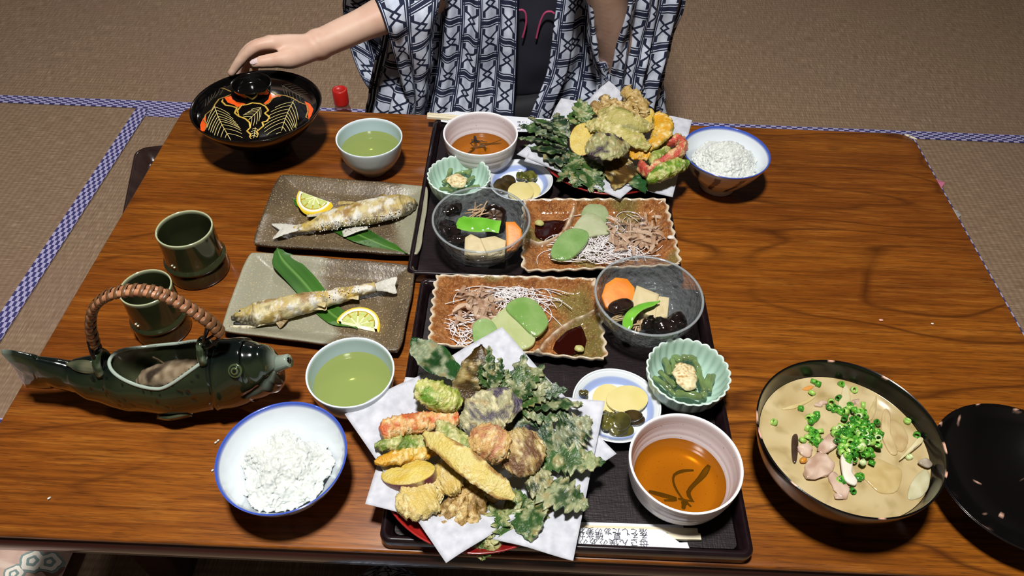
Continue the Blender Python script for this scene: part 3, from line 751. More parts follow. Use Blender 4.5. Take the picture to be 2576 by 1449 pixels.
def bamboo_leaf(label, path, wd, tab, lift=0):
    def col(p, t, a):
        y = cos(a); c = mix(lin('#244c14'), lin('#3b6a20'), .5+.8*nz(p, 25, 2)+.15*sin(y*55))
        return mix(c, lin('#6b9448'), sst(.93, .99, 1-abs(y))*.8)
    o = obj('bamboo_leaf', loaf(path, lambda t: wd*lerp_tab(tab, t), lambda t: .00035, 40, 40, cup=.0012, col=col), M['bamboo']); return tag(o, label, 'leaf', 'bamboo leaves on the fish plates')
LT = [(0, .05), (.08, .55), (.3, .95), (.55, 1), (.8, .62), (1, .03)]
bamboo_leaf('green bamboo leaf under the far fish, tip over the plate rim', [A(735, 500, FZ+.003), A(800, 535, FZ+.002), A(880, 580, FZ+.002), A(960, 616, FZ+.005), A(1027, 640, FZ+.0135)], .0155, LT)
bamboo_leaf('green bamboo leaf under the near fish, cut end over the plate rim', [A(697, 624, .022), A(712, 655, .017), A(760, 706, FZ+.004), A(830, 786, FZ+.002), A(900, 828, FZ+.003)], .0165, [(0, .03), (.10, .42), (.28, .95), (.5, .98), (.8, .8), (1, .05)])

def lemon(label, C0, xd, zd, R, th):
    """half slice: the flat cut runs along xd, the arc lies on the -Y side of the frame"""
    root = thing('lemon_slice', label, 'lemon', tuple(C0), 'lemon half slices'); O, X, Y, Z = frame(C0, xd, zd)
    def arc(r, a0=0, a1=pi, n=20): return [(r*cos(a0+(a1-a0)*k/n), r*sin(a0+(a1-a0)*k/n)) for k in range(n+1)]
    obj('rind', slab(arc(R)+[(x, y) for x, y in arc(R*.93)[::-1]], th, (O, X, Y, Z), .0), plain('lemon_rind', '#e2c32c', rough=.4, bump=(600, .3, .0006)), root)
    ring = []
    for r, z in ((R*.935, 0), (R*.935, th*1.01), (R*.80, th*1.01), (R*.78, th*.9), (R*.78, 0)):
        ring.append([O+X*x+Y*y+Z*z for x, y in arc(r)])
    vs = [v for r in ring for v in r]; n = 21; fs = [(i*n+j, i*n+j+1, (i+1)*n+j+1, (i+1)*n+j) for i in range(4) for j in range(n-1)]
    obj('pith', (vs, fs), plain('lemon_pith', '#ece9d2', rough=.6), root)
    obj('membrane', slab([(x*.80, y*.80) for x, y in arc(R)], th*.93, (O, X, Y, Z), .0), plain('lemon_membrane', '#dfe0b8', rough=.3), root)
    for k in range(5):
        a0, a1 = pi*k/5+.04, pi*(k+1)/5-.04
        pts = [(R*.10*cos((a0+a1)/2), R*.10*sin((a0+a1)/2))]+arc(R*.76, a0, a1, 8)
        obj('pulp_segment', slab(pts, th*1.04, (O, X, Y, Z), .0006, bulge=.0004), plain('lemon_pulp', '#c9d085', rough=.15, coat=.4, bump=(260, .4, .0008), var=(300, '#b2bd68', .4, .7)), root)
p0, p1 = A(751, 477, FZ+.019), A(846, 512, FZ+.016)
lemon('lemon wedge lying behind the far grilled fish', (p0+p1)/2+V((0, -.004, -.003)), p0-p1, (.10, -.42, 1), .0265, .009)
p0, p1 = A(843, 806, FZ+.007), A(957, 830, FZ+.007)
lemon('lemon half slice in front of the near grilled fish', (p0+p1)/2+V((0, 0, -.0058)), p1-p0, (0, -.10, 1), .0268, .007)

# ------------------------------------------------------------------ konjac sashimi plates
BG, OLIVE, CREAM = lin('#7c4824'), lin('#6f6838'), lin('#d8cbb2')
def sashimi_plate(label, corners, ridge, pools):
    rp = [V((p.x, p.y, 0)) for p in ridge]; seg = [catmull(rp, k/40) for k in range(41)]
    def dr(x, y): return min((s.x-x)**2+(s.y-y)**2 for s in seg)**.5
    def hf(x, y):
        d = dr(x, y); return .0085*exp(-(d/.0038)**2) if d < .014 else 0
    def colf(p, k, u, v, top):
        if not top: return mix(BG, DARK, .4)
        c = mix(BG, lin('#a8703f'), .5+.7*nz(p, 70, 2)+.9*nz(p, 300, 8)+.5*nz(p, 700, 1)); c = mix(c, OLIVE, sst(.12, .42, nz(p, 17, 11)+.1*nz(p, 60, 3))*.85)
        c = mix(c, lin('#5f3518'), sst(.2, .5, nz(p, 130, 6))*.5)
        e = k+.03*nz(p, 120, 8); c = mix(c, CREAM, sst(.955, .99, e)*.9)
        d = dr(p.x, p.y); return mix(c, CREAM, exp(-(d/.0024)**2)*.95*(.75+.9*nz(p, 150, 4)))
    def wave(a, b, k):
        q = a*11 if abs(b) > abs(a) else b*8
        return .016*sin(q*pi*.95)+.006*nz((a, b, 0), 6, 2)
    return wavy_plate('sashimi_plate', label, 'plate', 'wavy rimmed brown plates', corners, TF, .0165, .005, M['brownglaze'], colf, wave, 132, 96, hf, .13)
SZ = TF+.0055
sp_near = sashimi_plate('brown wavy rimmed plate of sliced konjac on the near tray', [A(1095, 691, .029), A(1500, 699, .029), A(1529, 908, .027), A(1077, 866, .027)],
    [A(1352, 900, SZ+.006), A(1372, 862, SZ+.006), A(1412, 826, SZ+.006), A(1455, 802, SZ+.006), A(1490, 797, SZ+.006)], None)
sp_far = sashimi_plate('brown wavy rimmed plate of sliced konjac on the far tray', [A(1315, 503, .027), A(1675, 502, .027), A(1715, 668, .027), A(1312, 684, .027)],
    [A(1443, 528, SZ+.006), A(1430, 560, SZ+.006), A(1415, 585, SZ+.006), A(1385, 605, SZ+.006), A(1335, 617, SZ+.006)], None)
def soy(label, pts, z, nm):
    q = [A(x, y, z) for x, y in pts]; c = sum(q, V())/len(q)
    o = obj('soy_sauce', slab([(p.x-c.x, p.y-c.y) for p in q], .0012, frame(V((c.x, c.y, c.z-.0012)), (1, 0, 0)), .0003), M['soy']); return tag(o, label, 'sauce', 'pools of soy sauce')
soy('dark soy sauce pooled in the corner of the near konjac plate', [(1391, 876), (1398, 858), (1425, 832), (1460, 818), (1468, 830), (1476, 855), (1470, 880), (1440, 892), (1410, 892)], SZ+.0042, '')
soy('dark soy sauce pooled in the corner of the far konjac plate', [(1345, 566), (1362, 556), (1400, 553), (1424, 556), (1412, 580), (1390, 596), (1368, 603), (1348, 596), (1343, 580)], SZ+.0042, '')
def wasabi(label, px, py, r):
    c = A(px, py, SZ+.0066)
    g = loaf([c+V((-r, 0, 0)), c+V((-r*.4, .0005, .001)), c+V((r*.4, 0, .001)), c+V((r, -.0005, 0))], lambda t: r*.9*sin(pi*min(max(t*.9+.05, 0), 1))**.6, lambda t: r*.5*sin(pi*min(max(t*.9+.05, 0), 1))**.6, 20, 20, disp=lambda p, t, a: .0007*nz(p, 260, 3), col=lambda p, t, a: mix(lin('#a9a763'), lin('#c0bd80'), .5+nz(p, 300, 2)))
    tag(obj('wasabi', g, M['food']), label, 'wasabi', 'dabs of wasabi')
wasabi('dab of wasabi at the edge of the near soy sauce pool', 1457, 879, .0056); wasabi('dab of wasabi at the edge of the far soy sauce pool', 1357, 563, .0062)
def jelly(label, pts, z, th, tilt, cols, seed):
    """translucent konjac slice over an outline given in pixels"""
    q = [A(x, y, z) for x, y in pts]; c = sum(q, V())/len(q); n = len(q); out = []
    loc = [V((p.x-c.x, p.y-c.y, 0)) for p in q]; loc.append(loc[0])
    for k in range(36): s = k/36*n; i = int(s); p = catmull([loc[i-1] if i else loc[n-1], loc[i], loc[i+1], loc[(i+2) % n]], (1+s-i)/3); out.append((p.x, p.y))
    area_ = sum(out[i-1][0]*out[i][1]-out[i][0]*out[i-1][1] for i in range(len(out)))
    if area_ < 0: out = out[::-1]
    a, b = lin(cols[0]), lin(cols[1])
    def col(x, y, zt, s): return mix(a, b, .5+1.1*nz((x, y, 0), 45, seed)+.4*nz((x, y, 0), 220, seed))
    o = obj('konjac_slice', slab(out, th, frame(V((c.x, c.y, c.z-th)), (1, 0, 0), tilt), .0014, col, .0018), M['jelly']); return tag(o, label, 'konjac', 'slices of green konjac')
jelly('pale green konjac slice in the middle of the near plate', [(1240, 800), (1290, 772), (1345, 838), (1330, 870), (1270, 872), (1215, 830)], SZ+.0105, .006, (0, -.1, 1), ('#bec98a', '#d2d8a4'), 2)
jelly('green konjac slice half under the paper on the near plate', [(1190, 815), (1228, 802), (1252, 832), (1225, 872), (1196, 868)], SZ+.012, .005, (-.05, -.1, 1), ('#8fb56c', '#afc88a'), 6)
jelly('deep green konjac slice uppermost on the near plate', [(1272, 772), (1305, 750), (1345, 757), (1378, 798), (1372, 822), (1345, 838), (1305, 806)], SZ+.0175, .0065, (.08, -.12, 1), ('#7fab58', '#a0bf78'), 9)
jelly('pale green konjac slice in the middle of the far plate', [(1440, 575), (1470, 540), (1505, 545), (1535, 580), (1500, 588), (1462, 592)], SZ+.0125, .006, (0, -.12, 1), ('#b9c193', '#ccd0ae'), 3)
jelly('green konjac slice at the back of the far plate', [(1462, 535), (1480, 516), (1520, 520), (1532, 545), (1510, 558), (1475, 552)], SZ+.010, .005, (0, -.2, 1), ('#9aae7a', '#b2bf94'), 5)
jelly('deep green konjac slice at the front left of the far plate', [(1386, 625), (1408, 592), (1440, 577), (1478, 585), (1475, 610), (1435, 644), (1395, 643)], SZ+.0165, .0065, (-.05, -.15, 1), ('#80aa60', '#9dbd7c'), 8)
def threads(label, cen, spread, n, z, zh, seed, rect=False):
    rg = random.Random(seed); gs = []
    bx = (1112, 712, 1485, 886) if cen[1] > 700 else (1332, 528, 1688, 664)
    while len(gs) < n:
        cx, cy = cen[0]+rg.gauss(0, spread[0]), cen[1]+rg.gauss(0, spread[1]); a = rg.random()*2*pi; ok = True; L = rg.uniform(25, 80); pts = []
        cur = rg.uniform(-.75, .75)
        q = max(0, 1-((cx-cen[0])/spread[0]/2)**2-((cy-cen[1])/spread[1]/2)**2)
        for i in range(6):
            ok = ok and bx[0] < cx < bx[2] and bx[1] < cy < bx[3]
            pts.append(A(cx, cy, z+zh*q*rg.uniform(.4, 1)+.0022)); cx += cos(a)*L*.4; cy += sin(a)*L*.26; a += cur
        if ok: gs.append(tube(pts, .00055, 14, 5))
    o = obj('radish_threads', join(*gs), M['threads']); return tag(o, label, 'garnish', 'shredded white radish', 'stuff')
threads('shredded white radish behind the konjac slices on the near plate', (1285, 740), (34, 13), 95, SZ, .006, 11)
threads('curly shredded white radish at the left of the near plate', (1152, 832), (15, 17), 34, SZ, .005, 12)
threads('shredded white radish heaped at the front of the far plate', (1515, 632), (46, 14), 140, SZ, .009, 13)
threads('few strands of white radish behind the far konjac', (1555, 550), (20, 10), 14, SZ, .003, 14)
def flakes(label, cen, spread, n, z, zh, seed):
    rg = random.Random(seed); gs = []
    for k in range(n):
        p = A(cen[0]+max(-58, min(58, rg.gauss(0, spread[0]))), cen[1]+max(-42, min(42, rg.gauss(0, spread[1]))), z+rg.random()*zh+.003); a = rg.random()*6.3; L = rg.uniform(.006, .013)
        d = V((cos(a), sin(a), rg.uniform(-.3, .5)))*L; cu = V((0, 0, rg.uniform(.001, .004))); c = mix(lin('#bb9475'), lin('#dcc2a8'), rg.random()); c = mix(c, lin('#8e5a3a'), .5 if rg.random() < .2 else 0)
        wd = rg.uniform(.0016, .0042)
        gs.append(loaf([p-d, p+cu, p+d], lambda t: wd*(.4+.6*sin(pi*t)), lambda t: .00015, 10, 10, lean=rg.uniform(-.7, .7), cup=rg.uniform(-.0006, .0012), col=lambda p, t, a: c))
    o = obj('bonito_flakes', join(*gs), M['flake']); return tag(o, label, 'garnish', 'pinkish dried fish flakes', 'stuff')
flakes('pinkish brown fish flakes at the back left of the near plate', (1195, 775), (30, 22), 75, SZ, .008, 21)
flakes('pinkish brown fish flakes at the right of the far plate', (1600, 590), (34, 24), 95, SZ, .011, 22)

# ------------------------------------------------------------------ bowls of simmered vegetables
def flat_piece(name, label, cat, pts, z, th, mat, cols, tilt=(0, -.1, 1), group=None, bev=.0012, seed=1, sc=90, rnd=0, bulge=.0004, rim_col=None):
    q = [A(x, y, z) for x, y in pts]; c = sum(q, V())/len(q); out = [(p.x-c.x, p.y-c.y) for p in q]
    if rnd:
        n = len(out); lv = [V((x, y, 0)) for x, y in out]; o2 = []
        for k in range(n*rnd):
            i = k//rnd; p = catmull([lv[(i-1) % n], lv[i], lv[(i+1) % n], lv[(i+2) % n]], (1+(k % rnd)/rnd)/3); o2.append((p.x, p.y))
        out = o2
    if sum(out[i-1][0]*out[i][1]-out[i][0]*out[i-1][1] for i in range(len(out))) < 0: out = out[::-1]
    a, b = lin(cols[0]), lin(cols[1]); rc = lin(rim_col) if rim_col else None
    def col(x, y, zt, s):
        k = mix(a, b, .5+1.2*nz((x, y, zt*th), sc, seed))
        return mix(k, rc, .85) if rc and zt < .7 else k
    g = slab(out, th, frame(V((c.x, c.y, c.z-th)), (1, 0, 0), tilt), bev, col, bulge)
    if name == 'pork_slice': g = ([v+V((.0022*nz(v, 170, 1), .0022*nz(v, 170, 5), .0022*nz(v, 130, 9)+.001*nz(v, 420, 3))) for v in g[0]], g[1], g[2])
    o = obj(name, g, mat); return tag(o, label, cat, group)
def octagon(cx, cy, rx, ry, n=9, a0=.3): return [(cx+rx*cos(a0+2*pi*k/n), cy+ry*sin(a0+2*pi*k/n)) for k in range(n)]
gz = TF
flat_piece('carrot_slice', 'thick orange carrot slice in the near glass bowl', 'carrot', octagon(1556, 736, 43, 36), gz+.040, .009, M['food'], ('#d2741c', '#e08a2c'), (.35, -.35, 1), 'simmered carrot')
flat_piece('tofu_block', 'freeze dried tofu block at the back of the near glass bowl', 'tofu', [(1600, 716), (1658, 736), (1650, 790), (1585, 765)], gz+.043, .020, M['food'], ('#c2b287', '#d0c29a'), (0, -.15, 1), 'simmered tofu', .002, 3, 200)
flat_piece('tofu_block', 'freeze dried tofu block at the right in the near glass bowl', 'tofu', [(1640, 740), (1683, 745), (1680, 790), (1640, 795)], gz+.040, .020, M['food'], ('#bfae84', '#d0c29a'), (.1, -.15, 1), 'simmered tofu', .002, 4, 200)
flat_piece('carrot_slice', 'half moon carrot slice at the right in the far glass bowl', 'carrot', [(1272, 561), (1295, 561), (1312, 575), (1314, 592), (1298, 612), (1275, 617)], gz+.044, .008, M['food'], ('#d2741c', '#e08a2c'), (-.3, -.5, 1), 'simmered carrot')
flat_piece('tofu_block', 'freeze dried tofu block at the front left of the far glass bowl', 'tofu', [(1170, 592), (1185, 585), (1225, 600), (1226, 628), (1168, 628)], gz+.034, .018, M['food'], ('#bfae84', '#cfc09a'), (0, -.3, 1), 'simmered tofu', .002, 5, 200)
flat_piece('tofu_block', 'freeze dried tofu block at the front right of the far glass bowl', 'tofu', [(1208, 595), (1245, 590), (1274, 600), (1270, 632), (1228, 632)], gz+.036, .018, M['food'], ('#c2b287', '#d2c49e'), (0, -.25, 1), 'simmered tofu', .002, 6, 200)
def pea(label, path, wd, tw, tip=1):
    def col(p, t, a): return mix(mix(lin('#5da52a'), lin('#7cc043'), .5+nz(p, 60, 3)), lin('#a2d66c'), .5*sst(.8, 1, abs(cos(a))))
    o = obj('snow_pea', loaf(path, lambda t: wd*lerp_tab([(0, .5), (.1, .9), (.5, 1), (.85, .8), (1, .1 if tip else .85)], t), lambda t: .0032*(.75+.25*sin(t*19))*(.5+.5*sin(pi*min(max(t, .05), .95))), 40, 24, lean=tw, col=col), M['wet']); return tag(o, label, 'pea pod', 'simmered snow peas')
pea('bright green snow pea curving across the near glass bowl', [A(1578, 830, gz+.042), A(1582, 800, gz+.046), A(1608, 775, gz+.048), A(1660, 758, gz+.048)], .0068, -.3)
pea('bright green snow pea lying flat in the far glass bowl', [A(1151, 557, gz+.045), A(1180, 564, gz+.046), A(1222, 566, gz+.045), A(1258, 571, gz+.045)], .0115, .30, 0)
def blob(name, label, cat, px, py, z, rx, ry, rz, mat, cols, group, seed, amp=.0015, sc=110, ang=0., grill=0):
    c = A(px, py, z); d = V((cos(ang), sin(ang), 0)); a, b = lin(cols[0]), lin(cols[1])
    f = lambda t: max(0, 1-(2*t-1)**2)**.5
    g = loaf([c-d*rx, c-d*rx*.4, c+d*rx*.4, c+d*rx], lambda t: ry*f(t), lambda t: rz*f(t), 28, 28, disp=lambda p, t, an: amp*nz(p, sc, seed)+amp*.5*nz(p, sc*2.6, seed+4), col=lambda p, t, an: mix(a, b, .5+1.3*nz(p, sc, seed+9)))
    o = obj(name, g, mat); return tag(o, label, cat, group)
bk = ('#0e0b0b', '#221a18')
blob('shiitake_mushroom', 'dark simmered mushroom cap by the carrot in the near glass bowl', 'mushroom', 1562, 770, gz+.043, .0165, .0095, .007, M['wet'], ('#1f1512', '#33241d'), 'simmered mushrooms', 2, .0012, 120, .35)
for k, (px, py, z, rx, ry, ang, lb) in enumerate(((1632, 812, .034, .013, .007, .9, 'narrow black wood ear beside the snow pea, near glass bowl'), (1672, 818, .034, .016, .012, .1, 'crumpled black wood ear at the front of the near glass bowl'), (1705, 808, .036, .012, .010, -.4, 'crumpled black wood ear at the right of the near glass bowl'),
        (1128, 522, .040, .019, .013, .5, 'black wood ear at the back left of the far glass bowl'), (1130, 575, .036, .017, .013, -.5, 'black wood ear at the left of the far glass bowl'), (1150, 600, .030, .014, .011, .2, 'black wood ear at the front left of the far glass bowl'))):
    blob('wood_ear', lb, 'mushroom', px, py, gz+z, rx, ry, .007, M['wet'], bk, 'simmered wood ear', k+3, .0034, 95, ang)
# mushroom lying gills up in the far glass bowl
def shiitake_gills(label, px, py, z, r):
    c = A(px, py, z); o = obj('shiitake_mushroom', lathe(smooth_prof([(0, -.006), (r*.6, -.005), (r*.96, 0), (r, .004), (r*.9, .0052), (r*.74, .0035), (r*.72, .0015), (.003, .001), (.002, .004), (0, .0045)], 4), c, 48, lambda a, rr, zz, k: (rr*(1+.05*sin(5*a)+.02*sin(11*a)), zz), lambda k, rr, zz, a: mix(lin('#1d1310'), lin('#6b5748'), .9*(rr < r*.72)*(.55+.45*cos(a*40)) if k > 14 else 0)), M['wet'], org=c)
    tag(o, label, 'mushroom', 'simmered mushrooms'); o.rotation_euler = (.35, -.1, .2); return o
shiitake_gills('dark mushroom lying gills up at the back of the far glass bowl', 1243, 545, gz+.036, .0165)
def shreds(name, label, cat, cen, sp, n, z, cols, seed, L=.012, r=.0009):
    rg = random.Random(seed); gs = []
    for k in range(n):
        p = A(cen[0]+rg.gauss(0, sp), cen[1]+rg.gauss(0, sp*.6), z+rg.random()*.004); a = rg.uniform(.2, 1.6); d = V((cos(a), sin(a)*.7, rg.uniform(-.2, .5)))*L*rg.uniform(.5, 1)
        gs.append(tube([p-d, p+V((0, 0, .001)), p+d], r*rg.uniform(.8, 1.5), 6, 5, mix(lin(cols[0]), lin(cols[1]), rg.random())))
    tag(obj(name, join(*gs), M['food']), label, cat, None, 'stuff')
shreds('burdock_shreds', 'pale burdock shreds behind the far snow pea', 'burdock', (1205, 533), 9, 22, gz+.040, ('#9c7f5c', '#c2a684'), 31)
shreds('burdock_shreds', 'pale burdock shreds beside the near snow pea', 'burdock', (1606, 818), 8, 18, gz+.030, ('#9c7f5c', '#c2ac8c'), 32)
shreds('burdock_shreds', 'pale burdock shreds under the near mushroom cap', 'burdock', (1560, 800), 8, 12, gz+.032, ('#8c7a55', '#b2a07a'), 33)

# ------------------------------------------------------------------ greens with sesame sauce, pickles
def greens(where, spec, top, seed, z0):
    rg = random.Random(seed)
    for (x0, y0, x1, y1, wd, lb) in spec:
        a, b = lin('#65764a'), lin('#4c5a38')
        za, zb_ = z0+rg.random()*.004, z0+.002+rg.random()*.004
        p, q = A(x0, y0, za), A(x1, y1, zb_)
        o = obj('green_stalk', loaf([p, (p+q)/2+V((rg.uniform(-.001, .001), 0, .002)), q], lambda t: wd*(.9+.1*sin(t*12)), lambda t: wd*.85, 14, 14, disp=lambda p, t, an: .0005*nz(p, 260, seed), col=lambda p, t, an: mix(mix(a, lin('#7d9a5c'), .5+nz(p, 90, 2)), b, .4*abs(sin(an*3)))), M['wet'])
        tag(o, lb+' '+where, 'greens', 'cut green stalks in the mint bowls')
    (cx, cy, rx, ry, z) = top; c = A(cx, cy, z)
    f = lambda t: max(0, 1-(2*t-1)**2)**.5
    o = obj('sesame_dressing', loaf([c+V((0, -ry, 0)), c+V((.001, -ry*.4, .001)), c+V((0, ry*.4, .001)), c+V((0, ry, 0))], lambda t: rx*f(t), lambda t: .0052*f(t), 44, 44, disp=lambda p, t, an: .0036*nz(p, 105, seed)+.0012*nz(p, 330, 3)+.0006*nz(p, 700, 5), col=lambda p, t, an: mix(lin('#ddd0a6'), lin('#b48a4c'), sst(.0, .5, nz(p, 420, 8)+.5*(t-.45)))), M['food'])
    tag(o, 'cream dressing with brown powder on the greens '+where, 'dressing', 'sesame dressing on greens')
greens('in the near mint bowl', [(1672, 905, 1684, 945, .0042, 'upright cut stalk at the far left'), (1690, 905, 1694, 935, .0036, 'short upright stalk beside the far left stalk'), (1696, 900, 1710, 912, .0055, 'stubby stalk end at the back'), (1660, 935, 1698, 975, .0034, 'slanting stalk on the left'), (1645, 950, 1690, 985, .0034, 'darker stalk low on the left'), (1660, 960, 1700, 995, .003, 'thin stalk at the front left'), (1700, 990, 1765, 1000, .0052, 'thick stalk lying across the front'), (1768, 1000, 1785, 945, .0042, 'upright stalk on the right'), (1782, 985, 1794, 945, .004, 'outermost stalk on the right'), (1745, 905, 1760, 935, .004, 'dark stalk at the back right'), (1755, 925, 1772, 985, .0036, 'stalk right of the dressing'), (1715, 900, 1750, 905, .0045, 'bundled stalk behind the dressing'), (1690, 960, 1750, 985, .004, 'stalk half hidden under the dressing front'), (1700, 935, 1760, 950, .005, 'stalk half hidden under the dressing back')], (1722, 948, .0125, .019, TF+.034), 5, TF+.022)
greens('in the far mint bowl', [(1126, 452, 1136, 420, .0036, 'upright stalk at the far left'), (1114, 460, 1150, 440, .0036, 'slanting stalk on the left'), (1108, 475, 1140, 482, .0034, 'stalk lying low at the front left'), (1145, 440, 1185, 432, .0032, 'looped stalk at the back'), (1175, 440, 1190, 425, .004, 'dark stalk at the back right'), (1160, 470, 1192, 445, .0032, 'stalk right of the dressing'), (1170, 480, 1205, 468, .0032, 'stalk at the front right'), (1118, 478, 1135, 465, .003, 'short stalk below the dressing'), (1130, 455, 1180, 460, .004, 'stalk half hidden under the dressing'), (1150, 478, 1180, 478, .003, 'stalk lying across the front')], (1148, 456, .0145, .014, TF+.032), 6, TF+.021)
def radish(label, cx, cy, rx, ry, z, tl):
    flat_piece('pickled_radish', label, 'pickle', octagon(cx, cy, rx, ry, 28), z, .0032, M['wet'], ('#d3c47e', '#dccf94'), tl, 'pickled radish slices', .0006, 7, 60)
radish('pickled radish slice underneath, near dish', 1528, 1003, 38, 37, TF+.0115, (.05, -.05, 1)); radish('pickled radish slice on top, near dish', 1578, 1003, 53, 33, TF+.0165, (.10, -.08, 1))
radish('pickled radish slice underneath, far dish', 1336, 479, 24, 21, TF+.0115, (0, -.05, 1)); radish('pickled radish slice on top, far dish', 1310, 481, 33, 23, TF+.0155, (-.08, -.05, 1))
dk = ('#39361a', '#5a5526')
for k, (px, py, rx, ry, z, lb) in enumerate(((1562, 1056, 26, 22, .017, 'olive pickle slice, uppermost of the near dish'), (1556, 1072, 26, 20, .014, 'olive pickle slice in the middle, near dish'), (1568, 1080, 28, 18, .011, 'olive pickle slice lowest at the front, near dish'), (1590, 1042, 28, 14, .017, 'dark brown pickle slice beside the near radish'), (1602, 1052, 22, 13, .013, 'dark brown pickle slice at the right, near dish'),
        (1262, 465, 22, 16, .015, 'glossy brown pickle slice at the left of the far dish'), (1278, 453, 20, 13, .013, 'brown pickle slice behind at the left of the far dish'))):
    flat_piece('pickle_slice', lb, 'pickle', octagon(px, py, rx, ry, 20), TF+z, .006, M['wet'], ('#2b2212', '#43351c') if 'brown' in lb else dk, (.1, -.25, 1), 'dark pickle slices', .0018, k, 130)
blob('pickled_greens', 'chopped dark pickled greens at the back of the far dish', 'pickle', 1325, 443, TF+.014, .016, .010, .006, M['wet'], ('#3d4218', '#6d6a2a'), 'chopped pickled greens', 4, .003, 170)
blob('pickled_greens', 'chopped dark pickled greens beside the paper, near dish', 'pickle', 1528, 1058, TF+.013, .009, .012, .006, M['wet'], ('#3d3d18', '#645e2a'), 'chopped pickled greens', 5, .003, 170)
blob('pickled_greens', 'scrap of dark pickled greens at the left rim, near dish', 'pickle', 1468, 988, TF+.018, .0055, .004, .0025, M['wet'], ('#2d2a14', '#524a22'), 'chopped pickled greens', 6, .0015, 220)

# ------------------------------------------------------------------ bamboo shaped green cups
def green_cup(label, l, r, t, b):
    H = .074; c, R = rim(l, r, t, b, H); s = R/.0305; c = V((c.x, c.y, T))
    p = smooth_prof([(0, .003), (.026, .0025), (.0275, .0002), (.0315, .0006), (.0335, .004), (.0330, .019), (.0322, .0235), (.0345, .0265), (.0325, .030), (.0312, .034), (.0306, .055), (.0305, .0725), (.0298, .074), (.0285, .0728), (.028, .055), (.028, .03), (.026, .009), (.02, .006), (0, .0055)], 4)
    p = [(x*s, z) for x, z in p]; d1, d2, rm = lin('#22271a'), lin('#34371f'), lin('#a9ae8c')
    def col(k, rr, z, a):
        c_ = mix(d1, d2, .5+.5*nz((rr*cos(a), rr*sin(a), z), 60, 3)); c_ = mix(c_, lin('#241611'), .6*(1-sst(.0, .03, z))*(k < len(p)*.55))
        return mix(c_, rm, sst(.0715, .0735, z))
    o = obj('bamboo_cup', lathe(p, c, 64, None, col), M['bottlegreen'], org=c); tag(o, label, 'cup', 'bottle green bamboo shaped cups')
    for k, (dx, dz) in enumerate(((-.0035, .0), (.0035, -.002))):       # the two raised glaze dots at the node
        a = -1.95+dx*12; q = c+V((cos(a)*.0312*s, sin(a)*.0312*s, .040+dz))
        obj('glaze_dot', loaf([q-V((.0013, 0, 0)), q+V((0, -.0004, 0)), q+V((.0013, 0, 0))], lambda t: .0013*sqrt(max(0, 1-(2*t-1)**2)), lambda t: .0013*sqrt(max(0, 1-(2*t-1)**2)), 8, 8, up=(0, -1, 0)), plain('pale_glaze_dot', '#c9ccb2', rough=.2), o)
    return o
green_cup('empty bottle green bamboo shaped cup standing alone left of the far fish', 401, 524, 525, 627)
green_cup('bottle green bamboo shaped cup behind the teapot handle', 298, 432, 681, 766)

